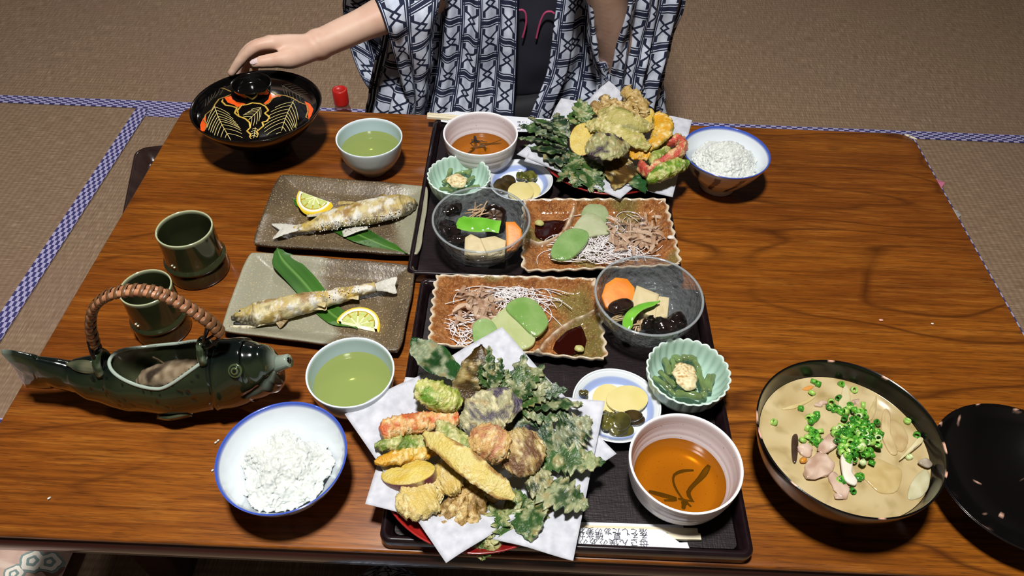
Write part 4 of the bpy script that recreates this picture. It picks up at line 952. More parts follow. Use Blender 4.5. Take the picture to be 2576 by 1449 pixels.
# ------------------------------------------------------------------ fish shaped sake pourer
def teapot():
    root = thing('fish_teapot', 'dark green ceramic fish shaped pourer with cane handle', 'teapot', tuple(A(420, 1010, 0)))
    yb = A(450, 1052, 0).y+.0195
    def ax(px, z):      # point over the fish's long axis
        q = A(px, 900, 0); lo, hi = -1., 1.
        p = None
        # solve for the pixel row that puts the axis at y = yb + slant
        y0, y1 = 600., 1200.
        for _ in range(40):
            ym = (y0+y1)/2; p = A(px, ym, z)
            if p.y > yb+.05*(p.x+.37): y0 = ym
            else: y1 = ym
        return p
    # t from tail tip to mouth: axis height, half width, half height
    ZT = [(0, .060), (.12, .054), (.24, .047), (.40, .0400), (.6, .0405), (.78, .050), (.9, .060), (1, .070)]
    HT = [(0, .033), (.07, .030), (.15, .0235), (.22, .0225), (.32, .031), (.45, .0405), (.62, .0435), (.78, .0445), (.88, .042), (.94, .0365), (.975, .028), (1, .012)]
    WT = [(0, .006), (.08, .008), (.18, .012), (.3, .022), (.45, .031), (.62, .036), (.78, .0335), (.88, .0295), (.94, .0245), (.975, .0185), (1, .008)]
    PX = [(0, 22), (1, 722)]
    nt, ns = 230, 120
    oc, oh, ow = .600, .188, .90      # opening: centre along t, half length, half angle
    dg, og, bl, pal, brn = lin('#0f1710'), lin('#2e3820'), lin('#090f11'), lin('#8f9c8e'), lin('#3d3022')
    rg = random.Random(4); spots = [(rg.uniform(.3, .76), rg.uniform(-.30, .75), rg.uniform(.0016, .0026)) for _ in range(34)]
    vs, cs, fs = [], [], []
    axis = [ax(42+658*(i/nt), lerp_tab(ZT, i/nt)) for i in range(nt+1)]
    def frm(i):
        tg = (axis[min(i+1, nt)]-axis[max(i-1, 0)]).normalized(); B = tg.cross(V((0, 0, 1))).normalized(); return tg, B, B.cross(tg)
    def surf(i, th, H=None, W=None):
        """th = 0 is the top, positive towards the viewer"""
        t = i/nt; tg, B, N = frm(i); H = lerp_tab(HT, t); W = lerp_tab(WT, t)
        return axis[i]+B*(W*sin(th))+N*(H*cos(th)), tg, B, N, t, H, W
    hole = set()
    for i in range(nt+1):
        for j in range(ns):
            th = -pi+2*pi*j/ns; p, tg, B, N, t, H, W = surf(i, th)
            q = ((t-oc)/oh)**2+((th-.06)/ow)**2; n = (B*sin(th)+N*cos(th))
            c = mix(dg, og, sst(-.1, .5, nz(p, 22, 3))*.9); c = mix(c, og, .5*sst(.3, 1.2, abs(th))*sst(2.2, 1.2, abs(th)))
            c = mix(c, bl, .7*sst(.9, .2, abs(th))); c = mix(c, brn, .85*sst(1.7, 2.4, abs(th)))
            c = mix(c, mix(lin('#a79c83'), brn, .35), .8*sst(2.62, 2.85, abs(th))*sst(.15, .3, t))
            hole.add(i*ns+j) if q < .97 else None
            # tail rays, gill arc, mouth groove
            if t < .14: p = p-n*.0004*abs(sin(th*7))*(1-t/.14)
            if t < .022: c = mix(c, pal, .7*(1-t/.022)*(.3+.7*abs(cos(th))))
            g = t-(.79+.050*cos(th*1.15)); p = p-n*.0014*exp(-(g/.009)**2); c = mix(c, bl, .6*exp(-(g/.010)**2)); p = p+n*.0016*exp(-((g-.02)/.012)**2)
            ml = (th-(1.75-2.4*(t-.90))); 
            if t > .86: e = exp(-(ml/.10)**2)*sst(.86, .89, t); p = p-n*.0022*e; c = mix(c, pal, .45*exp(-((ml-.22)/.15)**2)*sst(.86, .9, t))
            if t > .975: c = mix(c, pal, sst(.985, 1, t)*.7)
            for st, sa, sr in spots:
                if abs(t-st) < .02:
                    d = sqrt(((t-st)*.31)**2+((th-sa-.9)*W)**2)
                    if d < sr: c = mix(c, lin('#0b0e0b'), .85); p = p-n*.0006
            vs.append(p); cs.append(c)
    for i in range(nt):
        for j in range(ns):
            k = (j+1) % ns; fs.append((i*ns+j, (i+1)*ns+j, (i+1)*ns+k, i*ns+k))
    fs = [f for f in fs if not all(x in hole for x in f)]
    for i in (0, nt):
        q = sum((vs[i*ns+j] for j in range(ns)), V())/ns; vs.append(q+(axis[0]-axis[1])*(1 if i == 0 else -1)*.4); cs.append(pal); kk = len(vs)-1
        for j in range(ns): f = (i*ns+j, i*ns+(j+1) % ns, kk); fs.append(f if i == 0 else f[::-1])
    # fork the tail
    for i in range(0, 22):
        t = i/22
        for j in range(ns):
            v = vs[i*ns+j]; zz = (v.z-axis[i].z)/.028; vs[i*ns+j] = v+(axis[30]-axis[0]).normalized()*(.012*(1-t)*(1-min(1, abs(zz))))
    # rest on the table
    dz = T+.0003-min(v.z for v in vs); vs = [v+V((0, 0, dz)) for v in vs]
    obj('body', (vs, fs, cs), M['bottlegreen'], root)
    up = V((0, 0, dz))
    lipc = []
    for k in range(96):
        fi = 2*pi*k/96; t = oc+oh*cos(fi); th = .06+ow*sin(fi); i = t*nt; i0 = int(i); p0_ = surf(i0, th)[0]; p1_ = surf(i0+1, th)[0]; lipc.append(p0_.lerp(p1_, i-i0)+up)
    lm = sum(lipc, V())/96
    rr = []
    for k in range(96):
        d = (lipc[(k+1) % 96]-lipc[k-1]).normalized(); o_ = (lipc[k]-lm); o_ = (o_-d*o_.dot(d)).normalized(); u_ = d.cross(o_)
        rr.append([lipc[k]+o_*(  .0019*cos(2*pi*m/12))+u_*(.0019*sin(2*pi*m/12)) for m in range(12)])
    vs_, fs_ = rings(rr, False); fs_ += [(95*12+j, 95*12+(j+1) % 12, (j+1) % 12, j) for j in range(12)]
    obj('opening_lip', (vs_, fs_, [lin('#9fac9f')]*len(vs_)), M['bottlegreen'], root)
    cav = [[lm+(p-lm)*sc_+V((0, 0, -dz_)) for p in lipc] for sc_, dz_ in ((1., .0), (.985, .006), (.96, .016), (.90, .030), (.78, .040), (.5, .046), (.02, .047))]
    vs_, fs_ = rings(cav, False)
    obj('hollow', (vs_, fs_, [mix(lin('#2b3022'), lin('#454a33'), .5+.8*nz(v, 40, 2)) for v in vs_]), M['bottlegreen'], root)
    def on(t, th, off=0.):
        i = int(t*nt); p, tg, B, N, *_ = surf(i, th); n = (B*sin(th)+N*cos(th)).normalized(); return p+up+n*off, tg, B, N, n
    p, tg, B, N, n = on(.895, .86)
    for r0, z0, c in ((.0075, .0004, '#3f4a2e'), (.0055, .0012, '#161d14'), (.0042, .0018, '#4a5334'), (.0022, .0024, '#11160f')):
        O, X, Y, Z = frame(p+n*(z0-.002), tg, n); obj('eye', slab([(r0*cos(2*pi*k/20), r0*sin(2*pi*k/20)) for k in range(20)], .003, (O, X, Y, Z), .0008), plain('eye_glaze', c, rough=.15, coat=.4), root)
    # spout lip with its hole
    a0 = axis[nt]+up; sd = (axis[nt]-axis[nt-8]).normalized(); q0 = a0-sd*.008+V((0, 0, -.002)); q1 = a0+sd*.0135+V((0, 0, .002))
    sp = obj('spout', loaf([q0, (q0+q1)/2, q1], lambda t: .0100-.0030*t, lambda t: .0105-.0030*t, 24, 28, col=lambda p, t, a: mix(lin('#4d5a4c'), pal, t)), M['bottlegreen'], root)
    obj('spout_hole', loaf([q1-sd*.002, q1+sd*.0006], lambda t: .0034, lambda t: .0038, 3, 16), M['black'], sp)
    # fins on the flank and back
    for (t0, th0, t1, th1, wd) in ((.66, 2.15, .54, 2.25, .011), (.34, .35, .22, .15, .007)):
        a_, b_ = on(t0, th0, -.001), on(t1, th1, .002)
        obj('fin', loaf([a_[0], (a_[0]+b_[0])/2+a_[4]*.003, b_[0]], lambda t: wd*sin(pi*min(.95, t*.75+.2)), lambda t: .0028, 28, 24, up=tuple(a_[4]), disp=lambda p, t, a: .0006*sin(cos(a)*16), col=lambda p, t, a: mix(lin('#2b3526'), lin('#5c5a45'), .5+nz(p, 80, 3))), M['bottlegreen'], root)
    # lugs, cords, cane handle
    lug = []
    for t in (.355, .795):
        c0 = on(t, .1)[0]; tg, B = on(t, .1)[1], on(t, .1)[2]
        pts = [c0+B*(.011*cos(pi*k/8))+V((0, 0, .020*sin(pi*k/8)-.005)) for k in range(9)]
        obj('lug', loaf(pts, lambda t: .0048, lambda t: .0042, 24, 14, up=tuple(tg), col=lambda p, t, a: mix(lin('#27321f'), lin('#6c775d'), sst(0, .6, nz(p, 120, 2)+.3*sin(a)))), M['bottlegreen'], root); lug.append(c0+V((0, 0, .012)))
    hy = (lug[0].y+lug[1].y)/2
    hp = [AY(x, y, hy+.000) for x, y in ((238, 868), (228, 820), (236, 775), (268, 745), (320, 731), (380, 733), (430, 750), (480, 778), (525, 808), (556, 838))]
    hd = obj('handle', join(loaf([p+V((0, -.0032, .0003)) for p in hp], lambda t: .0033, lambda t: .0036, 70, 12, up=(0, 1, 0), col=lambda p, t, a: mix(lin('#9a6548'), lin('#c08a66'), .5+nz(p, 300, 2))), loaf([p+V((0, .0032, -.0003)) for p in hp], lambda t: .0033, lambda t: .0036, 70, 12, up=(0, 1, 0), col=lambda p, t, a: mix(lin('#8a5a40'), lin('#b27f5c'), .5+nz(p, 300, 5)))), M['food'], root)
    n = 26
    for k in range(n):
        t = (k+.4)/n; p = catmull(hp, t); d = (catmull(hp, min(1, t+.01))-catmull(hp, max(0, t-.01))).normalized(); U = d.cross(V((0, 1, 0))).normalized(); S = V((0, 1, 0))
        wdt = .0021 if 6 < k < 22 else .0028
        ring = []
        for o2, e in ((-wdt, .0), (-wdt*.6, .0007), (wdt*.6, .0007), (wdt, .0)):
            ring.append([p+d*(o2+.0012*sin(a_*1.0))+S*((.0072+e)*cos(a_))+U*((.0044+e)*sin(a_)) for a_ in [2*pi*m_/20 for m_ in range(20)]])
        obj('cane_binding', rings(ring, False), plain('dark_cane', '#6d4a2c', rough=.4, var=(200, '#563820', .4, .7)), hd)
    for L, ends in ((lug[0], (hp[0], hp[0]+V((0, 0, .012)))), (lug[1], (hp[-1], hp[-2]))):
        for e in ends:
            for sg in (-1, 1): obj('cord', tube([e+V((0, sg*.005, 0)), (e+L)/2+V((0, sg*.008, -.003)), L+V((0, sg*.003, 0))], .0015, 14, 8), M['black'], root)
    # the fish lying in the hollow
    f0, f1 = on(.48, 0)[0], on(.78, 0)[0]
    fp = [f0+V((0, -.002, -.040)), f0.lerp(f1, .3)+V((0, -.002, -.033)), f0.lerp(f1, .7)+V((0, -.002, -.032)), f1+V((0, 0, -.036))]
    fo = obj('steeped_fish', loaf(fp, lambda t: .0165*lerp_tab([(0, .3), (.12, .75), (.5, 1), (1, .9)], t), lambda t: .012*lerp_tab([(0, .4), (.12, .8), (.5, 1), (1, .9)], t), 60, 32, disp=lambda p, t, a: .0011*nz(p, 140, 2)+.0007*nz(p, 360, 5), col=lambda p, t, a: mix(mix(lin('#6b5a45'), lin('#9a8a72'), .5+nz(p, 150, 1)), lin('#3a3028'), sst(.1, .5, nz(p, 60, 4)))), M['wet'])
    tag(fo, 'brown grilled fish steeping inside the fish shaped pourer', 'fish')
    fin(fo, 'fin', f0.lerp(f1, .35)+V((0, .006, -.024)), f0.lerp(f1, .22)+V((0, .01, -.017)), .006, .0009, (lin('#7a6850'), lin('#8f7d64')), 1.2)
    return root
teapot()

# ------------------------------------------------------------------ covered lacquer bowl
LC = V((-.394, .951, T)); LR = .0945
bw = obj('lacquer_bowl', lathe(smooth_prof([(0, .006), (.030, .005), (.032, .0003), (.037, .0003), (.038, .014), (.048, .026), (.072, .048), (.089, .069), (.0945, .079), (.0935, .080), (.0915, .0785), (.0865, .069), (.069, .050), (.045, .030), (.03, .022), (0, .021)], 5), LC, 96), M['black'], org=LC)
tag(bw, 'black lacquer bowl holding its gold patterned lid, beside the reaching hand', 'bowl')
DZ, DR, DH = .0725, .0855, .0295
def dome_z(r): return DZ+DH*(1-(min(r, DR)/DR)**2.1)
ld = obj('bowl_lid', lathe([(0, DZ-.004), (.07, DZ-.006), (.084, DZ-.003), (DR, DZ-.002), (DR+.0006, DZ)]+[(DR*(1-k/14), dome_z(DR*(1-k/14))) for k in range(15)], LC, 96), M['black'], org=LC)
tag(ld, 'domed black lacquer lid with gold leaf pattern and ring grip', 'lid')
gz0 = dome_z(0)-.004
obj('ring_grip', lathe(smooth_prof([(.0235, gz0-.002), (.0245, gz0+.004), (.0285, gz0+.016), (.0282, gz0+.0172), (.0268, gz0+.0165), (.023, gz0+.0065), (.018, gz0+.0045), (0, gz0+.0042)], 5), LC, 64), M['black'], ld)
def ond(X, Y, off=.0005):
    px, py = X/2.995, Y/2.995; z = .09
    for _ in range(25): p = A(px, py, z); z = dome_z(sqrt((p.x-LC.x)**2+(p.y-LC.y)**2))+off
    return p
def ribbon(pts, wd, mat, parent, name, k=6):
    q = []
    for a, b in zip(pts, pts[1:]):
        for i in range(k): q.append((a[0]+(b[0]-a[0])*i/k, a[1]+(b[1]-a[1])*i/k))
    q.append(pts[-1]); P = [ond(*p) for p in q]
    P = [p for p in P if sqrt((p.x-LC.x)**2+(p.y-LC.y)**2) < DR-.001]
    if len(P) < 3: return
    g = []
    n = len(P)
    obj_ = loaf(P, lambda t: wd*(1 if .04 < t < .96 else .5), lambda t: .00028, max(12, n), 6)
    return obj(name, obj_, mat, parent)
G = M['gold']
leafpat = None
for pts in ([(1680, 745), (1672, 765), (1700, 792), (1750, 800), (1785, 812), (1768, 850), (1800, 876), (1850, 895), (1880, 922), (1885, 960), (1860, 985), (1888, 1012), (1880, 1032), (1908, 1062)],
            [(1800, 870), (1788, 832), (1820, 792), (1860, 788), (1900, 774), (1960, 780), (2000, 800), (2022, 832), (1994, 852), (2030, 880), (2012, 912), (1976, 920), (1985, 948), (1932, 992), (1946, 1012), (1925, 1058)]):
    ribbon(pts, .0015, G, ld, 'gold_outline')
for pts in ([(1740, 712), (1690, 732), (1650, 746), (1622, 782), (1600, 822), (1550, 862), (1535, 902), (1560, 932), (1545, 988)], [(1648, 660), (1690, 668), (1740, 690)],
            [(2040, 690), (2085, 712), (2150, 720), (2200, 736), (2262, 772), (2312, 790), (2322, 832), (2305, 880), (2335, 905)], [(2100, 722), (2050, 742), (2030, 772), (1992, 792)]):
    ribbon(pts, .0012, M['dullgold'], ld, 'gold_outline')
def patch(pts):
    P = [ond(*p, .0003) for p in pts]; c = sum(P, V())/len(P); vs, fs = [], []
    n = len(P)
    for s in (1, .66, .33):
        for p in P:
            q = c+(p-c)*s; r = sqrt((q.x-LC.x)**2+(q.y-LC.y)**2); vs.append(V((q.x, q.y, T+dome_z(r)+.0003)))
    vs.append(V((c.x, c.y, T+dome_z(sqrt((c.x-LC.x)**2+(c.y-LC.y)**2))+.0003)))
    for i in range(2):
        for j in range(n): fs.append((i*n+j, i*n+(j+1) % n, (i+1)*n+(j+1) % n, (i+1)*n+j))
    for j in range(n): fs.append((2*n+j, 2*n+(j+1) % n, 3*n))
    obj('orange_patch', (vs, fs), M['orange'], ld)
patch([(1690, 735), (1740, 722), (1752, 745), (1790, 768), (1850, 782), (1790, 808), (1765, 790), (1715, 772)]); patch([(2035, 700), (2065, 716), (2122, 722), (2062, 740), (2022, 786), (1985, 780), (2022, 748)])
patch([(1552, 862), (1528, 895), (1508, 940), (1512, 985), (1542, 990), (1552, 930)]); patch([(2295, 762), (2335, 782), (2362, 822), (2345, 872), (2325, 902), (2318, 845)])
def leaf_veins(mid, n, L0, ang, mat, sides=(1, -1), curve=.25):
    m_ = [V((x, y, 0)) for x, y in mid]; ribbon(mid, .0005, mat, ld, 'leaf_vein')
    for k in range(n):
        t = .06+.9*k/n; p = catmull(m_, t); d = (catmull(m_, min(t+.02, 1))-catmull(m_, max(t-.02, 0))).normalized()
        for s in sides:
            L = L0*(.45+.55*sin(pi*min(1, .15+t*.8))); pts = []
            a = atan2(d.y, d.x)+s*ang; q = p.copy()
            for i in range(6): pts.append((q.x, q.y)); q = q+V((cos(a), sin(a), 0))*L/5; a -= s*curve*.35
            ribbon(pts, .00042, mat, ld, 'leaf_vein', 2)
PG = M['palegold']
leaf_veins([(1612, 790), (1640, 870), (1672, 940), (1740, 1058)], 9, 170, .95, PG)
leaf_veins([(2215, 752), (2170, 840), (2140, 920), (2100, 1055)], 9, 185, .95, PG)
leaf_veins([(1968, 806), (1930, 850), (1870, 905)], 5, 95, .85, PG)
leaf_veins([(1925, 960), (1918, 1000), (1912, 1040)], 4, 34, 1.2, PG)
GV = plain('faint_gold_line', '#4d4535', rough=.5)
leaf_veins([(1700, 650), (1600, 690), (1520, 760)], 6, 90, .9, GV); leaf_veins([(2120, 640), (2200, 690), (2290, 740)], 6, 90, .9, GV)

# ------------------------------------------------------------------ miso soup bowl and the upturned lid
SCN = V((.3345, .4165, T)); SZR = .0655
def chip_col(zrim, r0):
    def col(k, r, z, a):
        q = nz((cos(a)*r, sin(a)*r, 0), 95, 31); e = sst(zrim-.0012, zrim, z)
        return mix(lin('#0c0a0a'), lin('#d6a994'), e*sst(.40, .44, q))
    return col
sb = obj('soup_bowl', lathe(smooth_prof([(0, .006), (.032, .005), (.034, .0003), (.038, .0003), (.039, .010), (.055, .020), (.077, .044), (.0872, .070), (.0906, .0845), (.0898, .0855), (.0885, .0845), (.0845, .070), (.0735, .046), (.05, .026), (.03, .019), (0, .018)], 5), SCN, 200, None, chip_col(.0855, .09)), M['blackchip'], org=SCN)
tag(sb, 'large chipped black lacquer bowl of miso soup at the right front', 'bowl')
def soup_col(k, r, z, a):
    p = (cos(a)*r, sin(a)*r, 0); return mix(mix(lin('#b09a6c'), lin('#c8b68c'), .5+1.1*nz(p, 38, 5)), lin('#8f7b4a'), sst(.1, .5, nz(p, 90, 2))*.5)
ms = obj('miso_soup', lathe([(.0827, SZR+.0004)]+[(.0822*(1-k/24), SZR) for k in range(25)], SCN, 96, None, soup_col), vcol('miso_broth', rough=.16, spec=.5, bump=(160, .06, .001)), sb)
zs = SZR
sp_ = lambda X, Y: (1880+X/2.46, 860+Y/2.46)
def soup_piece(name, label, cat, pts, cols, th, group, dz=.0016, seed=1, tilt=(0, 0, 1), mat='wet', rnd=4): flat_piece(name, label, cat, [sp_(*p) for p in pts], zs+dz, th, M[mat], cols, tilt, group, min(.0012, th*.4), seed, 120, rnd)
soup_piece('daikon_slice', 'half moon white radish slice at the right rim of the soup', 'vegetable', [(1000, 965), (1010, 880), (1060, 810), (1105, 790), (1130, 840), (1120, 910), (1070, 960)], ('#b3ac86', '#c9c4a2'), .003, 'radish slices in the soup', .003, 1, (.1, -.1, 1))
soup_piece('daikon_slice', 'large translucent radish slice in front of the scallions', 'vegetable', [(700, 800), (790, 720), (900, 760), (960, 800), (930, 920), (830, 935), (760, 880)], ('#b59c66', '#c6b07c'), .0025, 'radish slices in the soup', .0014, 2)
soup_piece('daikon_slice', 'long radish slice right of the scallions', 'vegetable', [(830, 500), (850, 415), (885, 440), (890, 560), (935, 680), (890, 690), (840, 600)], ('#b79f72', '#cdb98c'), .0025, 'radish slices in the soup', .002, 3)
soup_piece('daikon_slice', 'radish slice under the right edge of the scallions', 'vegetable', [(890, 480), (960, 520), (1000, 600), (960, 680), (900, 640), (870, 560)], ('#b1976a', '#c3ad80'), .0025, 'radish slices in the soup', .0012, 4)
soup_piece('burdock_slice', 'pale pointed slice behind the scallions', 'vegetable', [(560, 410), (600, 270), (632, 290), (640, 380), (600, 430)], ('#bdb083', '#d0c59c'), .0028, 'pointed slices in the soup', .002, 5)
soup_piece('burdock_slice', 'pale pointed slice at the back left of the soup', 'vegetable', [(215, 415), (330, 370), (420, 330), (400, 360), (300, 410)], ('#c0aa72', '#cfbd8a'), .0025, 'pointed slices in the soup', .0014, 6)
soup_piece('burdock_slice', 'pale stick leaning on the right rim of the soup', 'vegetable', [(945, 725), (1050, 600), (1085, 590), (1085, 620), (1000, 690)], ('#cdbf90', '#dfd5ae'), .003, 'pointed slices in the soup', .006, 7, (-.3, 0, 1))
soup_piece('burdock_slice', 'pale slice behind on the right of the soup', 'vegetable', [(740, 470), (780, 370), (800, 330), (800, 420), (770, 480)], ('#b8a472', '#cbb98a'), .0025, 'pointed slices in the soup', .0014, 8)
pk = ('#ae8d78', '#d3bba8')
soup_piece('pork_slice', 'crumpled pork slice left of the scallions', 'meat', [(370, 740), (440, 680), (500, 700), (545, 760), (500, 820), (400, 850), (360, 820)], pk, .004, 'pork slices in the soup', .005, 9)
soup_piece('pork_slice', 'pork slice beside the mushroom at the left of the soup', 'meat', [(315, 640), (370, 620), (405, 660), (390, 700), (335, 690)], pk, .004, 'pork slices in the soup', .004, 10)
soup_piece('pork_slice', 'pork slice touching the scallions', 'meat', [(440, 650), (500, 570), (555, 590), (550, 640), (480, 690)], pk, .004, 'pork slices in the soup', .006, 11)
soup_piece('pork_slice', 'pork strip in front of the mushroom slice', 'meat', [(500, 830), (540, 800), (600, 860), (630, 900), (610, 965), (560, 930)], pk, .0035, 'pork slices in the soup', .003, 12)
soup_piece('pork_slice', 'pale pork scrap at the front of the soup', 'meat', [(530, 940), (580, 930), (600, 960), (560, 970)], pk, .003, 'pork slices in the soup', .002, 13)
soup_piece('pork_slice', 'pork scrap behind the scallions at the left', 'meat', [(415, 390), (470, 360), (505, 375), (450, 400)], pk, .003, 'pork slices in the soup', .002, 14)
soup_piece('pork_slice', 'tiny pink pork scrap behind the scallions', 'meat', [(650, 355), (690, 350), (700, 375), (660, 380)], pk, .003, 'pork slices in the soup', .002, 15)
soup_piece('mushroom_slice', 'white mushroom slice with dark edge in front of the scallions', 'mushroom', [(580, 700), (630, 690), (650, 740), (655, 830), (685, 850), (670, 880), (610, 850), (585, 780)], ('#c9bfae', '#ddd6c8'), .0035, 'mushroom slices in the soup', .007, 16, (-.1, -.1, 1), 'food')
soup_piece('mushroom_slice', 'dark edged mushroom slice at the left of the soup', 'mushroom', [(280, 580), (310, 570), (318, 640), (305, 740), (282, 730), (275, 650)], ('#3a2a22', '#57443a'), .003, 'mushroom slices in the soup', .003, 17)
soup_piece('mushroom_slice', 'pale mushroom slice against the right rim of the soup', 'mushroom', [(1060, 740), (1110, 715), (1150, 755), (1120, 775)], ('#8f8272', '#b8ac9a'), .003, 'mushroom slices in the soup', .006, 18, (-.3, 0, 1))
soup_piece('carrot_sliver', 'orange carrot sliver at the back left of the soup', 'carrot', [(340, 290), (380, 270), (412, 275), (380, 298)], ('#c98a4a', '#d8944a'), .002, 'carrot bits in the soup', .0012, 19)
soup_piece('carrot_sliver', 'orange carrot bit beside the pork at the left', 'carrot', [(328, 720), (350, 708), (372, 720), (365, 742), (335, 742)], ('#c8812c', '#d8983c'), .003, 'carrot bits in the soup', .004, 20)
# chopped scallion rings, each its own little tube
def ring_mesh(r, h, c0, c1, seed):
    n = 12; rs = []
    for rr, z in ((r, -h), (r*1.02, 0), (r, h), (r*.9, h*1.05), (r*.62, h), (r*.6, -h)): rs.append([V((rr*cos(2*pi*j/n)*(1+.06*sin(seed+j)), rr*sin(2*pi*j/n)*(1-.08*sin(seed)), z)) for j in range(n)])
    vs, fs = rings(rs, False); fs += [(5*n+j, 5*n+(j+1) % n, (j+1) % n, j) for j in range(n)]
    me = bpy.data.meshes.new('scallion_ring'); me.from_pydata(vs, [], fs); me.materials.append(plain('scallion_%d' % seed, c0, rough=.25, coat=.3, var=(250, c1, .35, .65))); me.polygons.foreach_set('use_smooth', [True]*len(fs)); return me
RM = [ring_mesh(.0034, .0022, '#2f7a1e', '#4d9a2c', 1), ring_mesh(.0030, .0026, '#3c8a22', '#6db238', 2), ring_mesh(.0036, .0020, '#86b84a', '#a9cf6c', 3), ring_mesh(.0028, .0030, '#24661c', '#3f8a28', 4), ring_mesh(.0032, .0022, '#b9cf8a', '#d6e0b0', 5)]
rg = random.Random(17); spt = []
while len(spt) < 118:
    x, y = 680+rg.gauss(0, 78), 585+rg.gauss(0, 82)
    if (x-690)**2/165**2+(y-590)**2/165**2 < 1 and not (x < 590 and y > 690): spt.append((x, y))
for x, y, n in ((400, 470, 9), (385, 525, 3), (430, 570, 6), (360, 605, 3), (400, 610, 5), (640, 390, 2), (540, 410, 6), (690, 440, 2), (580, 860, 5), (700, 835, 3), (430, 615, 4), (470, 655, 3), (610, 430, 4), (745, 465, 2)):
    for k in range(n): spt.append((x+rg.gauss(0, 17), y+rg.gauss(0, 13)))
nheap = 118; nclus = len(spt)
spt += [(165, 497), (332, 412), (410, 245), (438, 262), (580, 262), (660, 297), (400, 315), (520, 372), (715, 392), (565, 345), (650, 920), (490, 757), (1000, 712), (770, 750), (990, 490), (1050, 575)]
for si, (x, y) in enumerate(spt):
    q = max(0, 1-((x-690)/190)**2-((y-590)/190)**2); h = zs+.0015+.009*q+rg.random()*.004*(1 if q > 0 else 0)
    o = bpy.data.objects.new('scallion_ring', RM[rg.choice((0, 0, 1, 1, 2, 3, 3, 2) if rg.random() < .93 else (4,))]); COL.objects.link(o); o.location = A(*sp_(x, y), h)
    o.rotation_euler = (rg.uniform(-1.3, 1.3), rg.uniform(-1.3, 1.3), rg.random()*6.3); ORG[o.name] = o.location.copy()
    side = 'left' if x < 560 else 'right' if x > 820 else 'front' if y > 690 else 'back'
    if si < nheap: tag(o, 'cut scallion ring in the green heap on the miso soup', 'scallion', 'scallion rings heaped on the miso soup')
    elif si < nclus: tag(o, 'cut scallion ring in a small cluster at the %s of the soup heap' % side, 'scallion', 'scallion rings clustered at the %s of the heap' % side)
    else: tag(o, 'stray scallion ring floating alone at the %s of the miso soup' % side, 'scallion', 'stray scallion rings at the %s of the soup' % side)
BLC = V((.5185, .4010, T))
bl_ = obj('upturned_lid', lathe(smooth_prof([(0, .007), (.022, .006), (.024, .0003), (.0265, .0003), (.028, .011), (.05, .018), (.074, .032), (.0856, .0445), (.0862, .046), (.0845, .0465), (.073, .0345), (.05, .021), (.025, .0145), (0, .0135)], 5), BLC, 160, None, lambda k, r, z, a: mix(lin('#0c0a0a'), lin('#d6a994'), max(sst(.0445, .0462, z)*sst(.44, .48, nz((cos(a)*r, sin(a)*r, 0), 95, 47)), (1 if z > .012 and k > 40 else 0)*sst(.66, .70, nz((cos(a)*r, sin(a)*r, 0), 120, 3))))), M['blackchip'], org=BLC)
tag(bl_, 'chipped black lacquer lid lying upside down at the right edge', 'lid')
# ------------------------------------------------------------------ tempura: red plates, papers, pieces
def red_plate(label, c, R):
    c = V((c[0], c[1], T+TF)); s = R/.112
    p = smooth_prof([(0, .004), (.060, .003), (.064, .0003), (.068, .0003), (.069, .009), (.093, .0165), (.107, .0225), (.112, .0275), (.1105, .0288), (.107, .0265), (.094, .0205), (.074, .0135), (.03, .0125), (0, .0125)], 4)
    o = obj('red_plate', lathe([(x*s, z) for x, z in p], c, 96), M['red'], org=c); return tag(o, label, 'plate', 'red lacquer plates under the tempura')
near_c = (-.030, A(1215, 1404, .028).y+.104); far_c = (.128, A(1520, 499, .028).y+.100)
red_plate('round red lacquer plate under the near tempura papers', near_c, .104); red_plate('round red lacquer plate under the far tempura papers', far_c, .100)
def paper(label, cs, dip, ctr, z0, seed):
    c4 = [A(*c) for c in cs]
    def P(u, v):
        q = (c4[0]*(1-u)+c4[1]*u)*(1-v)+(c4[3]*(1-u)+c4[2]*u)*v
        r = sqrt((q.x-ctr[0])**2+(q.y-ctr[1])**2); bowl = T+z0+.027*sst(.03, .135, r)
        e = max(abs(u*2-1), abs(v*2-1)); cr = min(abs(u*2-1), abs(v*2-1))
        k = sst(.35, 1.0, e*.55+cr*.55)
        q.z = bowl*(1-k)+q.z*k+.0022*nz((q.x, q.y, 0), 24, seed)*(.4+e)
        return q
    top = grid(44, 44, P); n = len(top[0])
    bot = ([v-V((0, 0, .0004)) for v in top[0]], [f[::-1] for f in top[1]], [])
    vs, fs, _ = join((top[0], top[1], []), bot)
    m_ = 44; bd = [i*(m_+1) for i in range(m_+1)]+[m_*(m_+1)+j for j in range(1, m_+1)]+[i*(m_+1)+m_ for i in range(m_-1, -1, -1)]+[j for j in range(m_-1, 0, -1)]
    for a, b in zip(bd, bd[1:]+bd[:1]): fs.append((a, b, b+n, a+n))
    o = obj('absorbent_paper', (vs, fs), M['paper']); return tag(o, label, 'paper', 'white papers under the tempura')
paper('lower white paper on the near red plate, corner at the front right', [(1020, 950, .040), (1522, 1010, .046), (1442, 1410, .040), (918, 1266, .044)], 0, near_c, TF+.0140, 1)
paper('upper white paper on the near red plate, corner over the konjac plate', [(1262, 822, .062), (1551, 1142, .036), (1122, 1415, .046), (867, 1042, .048)], 0, near_c, TF+.0175, 2)
paper('lower white paper on the far red plate, corners at the right', [(1412, 245, .070), (1741, 302, .050), (1692, 496, .036), (1318, 405, .045)], 0, far_c, TF+.0140, 3)
paper('upper white paper on the far red plate, peak against the robe', [(1532, 203, .082), (1720, 372, .040), (1560, 500, .036), (1300, 388, .046)], 0, far_c, TF+.0175, 4)

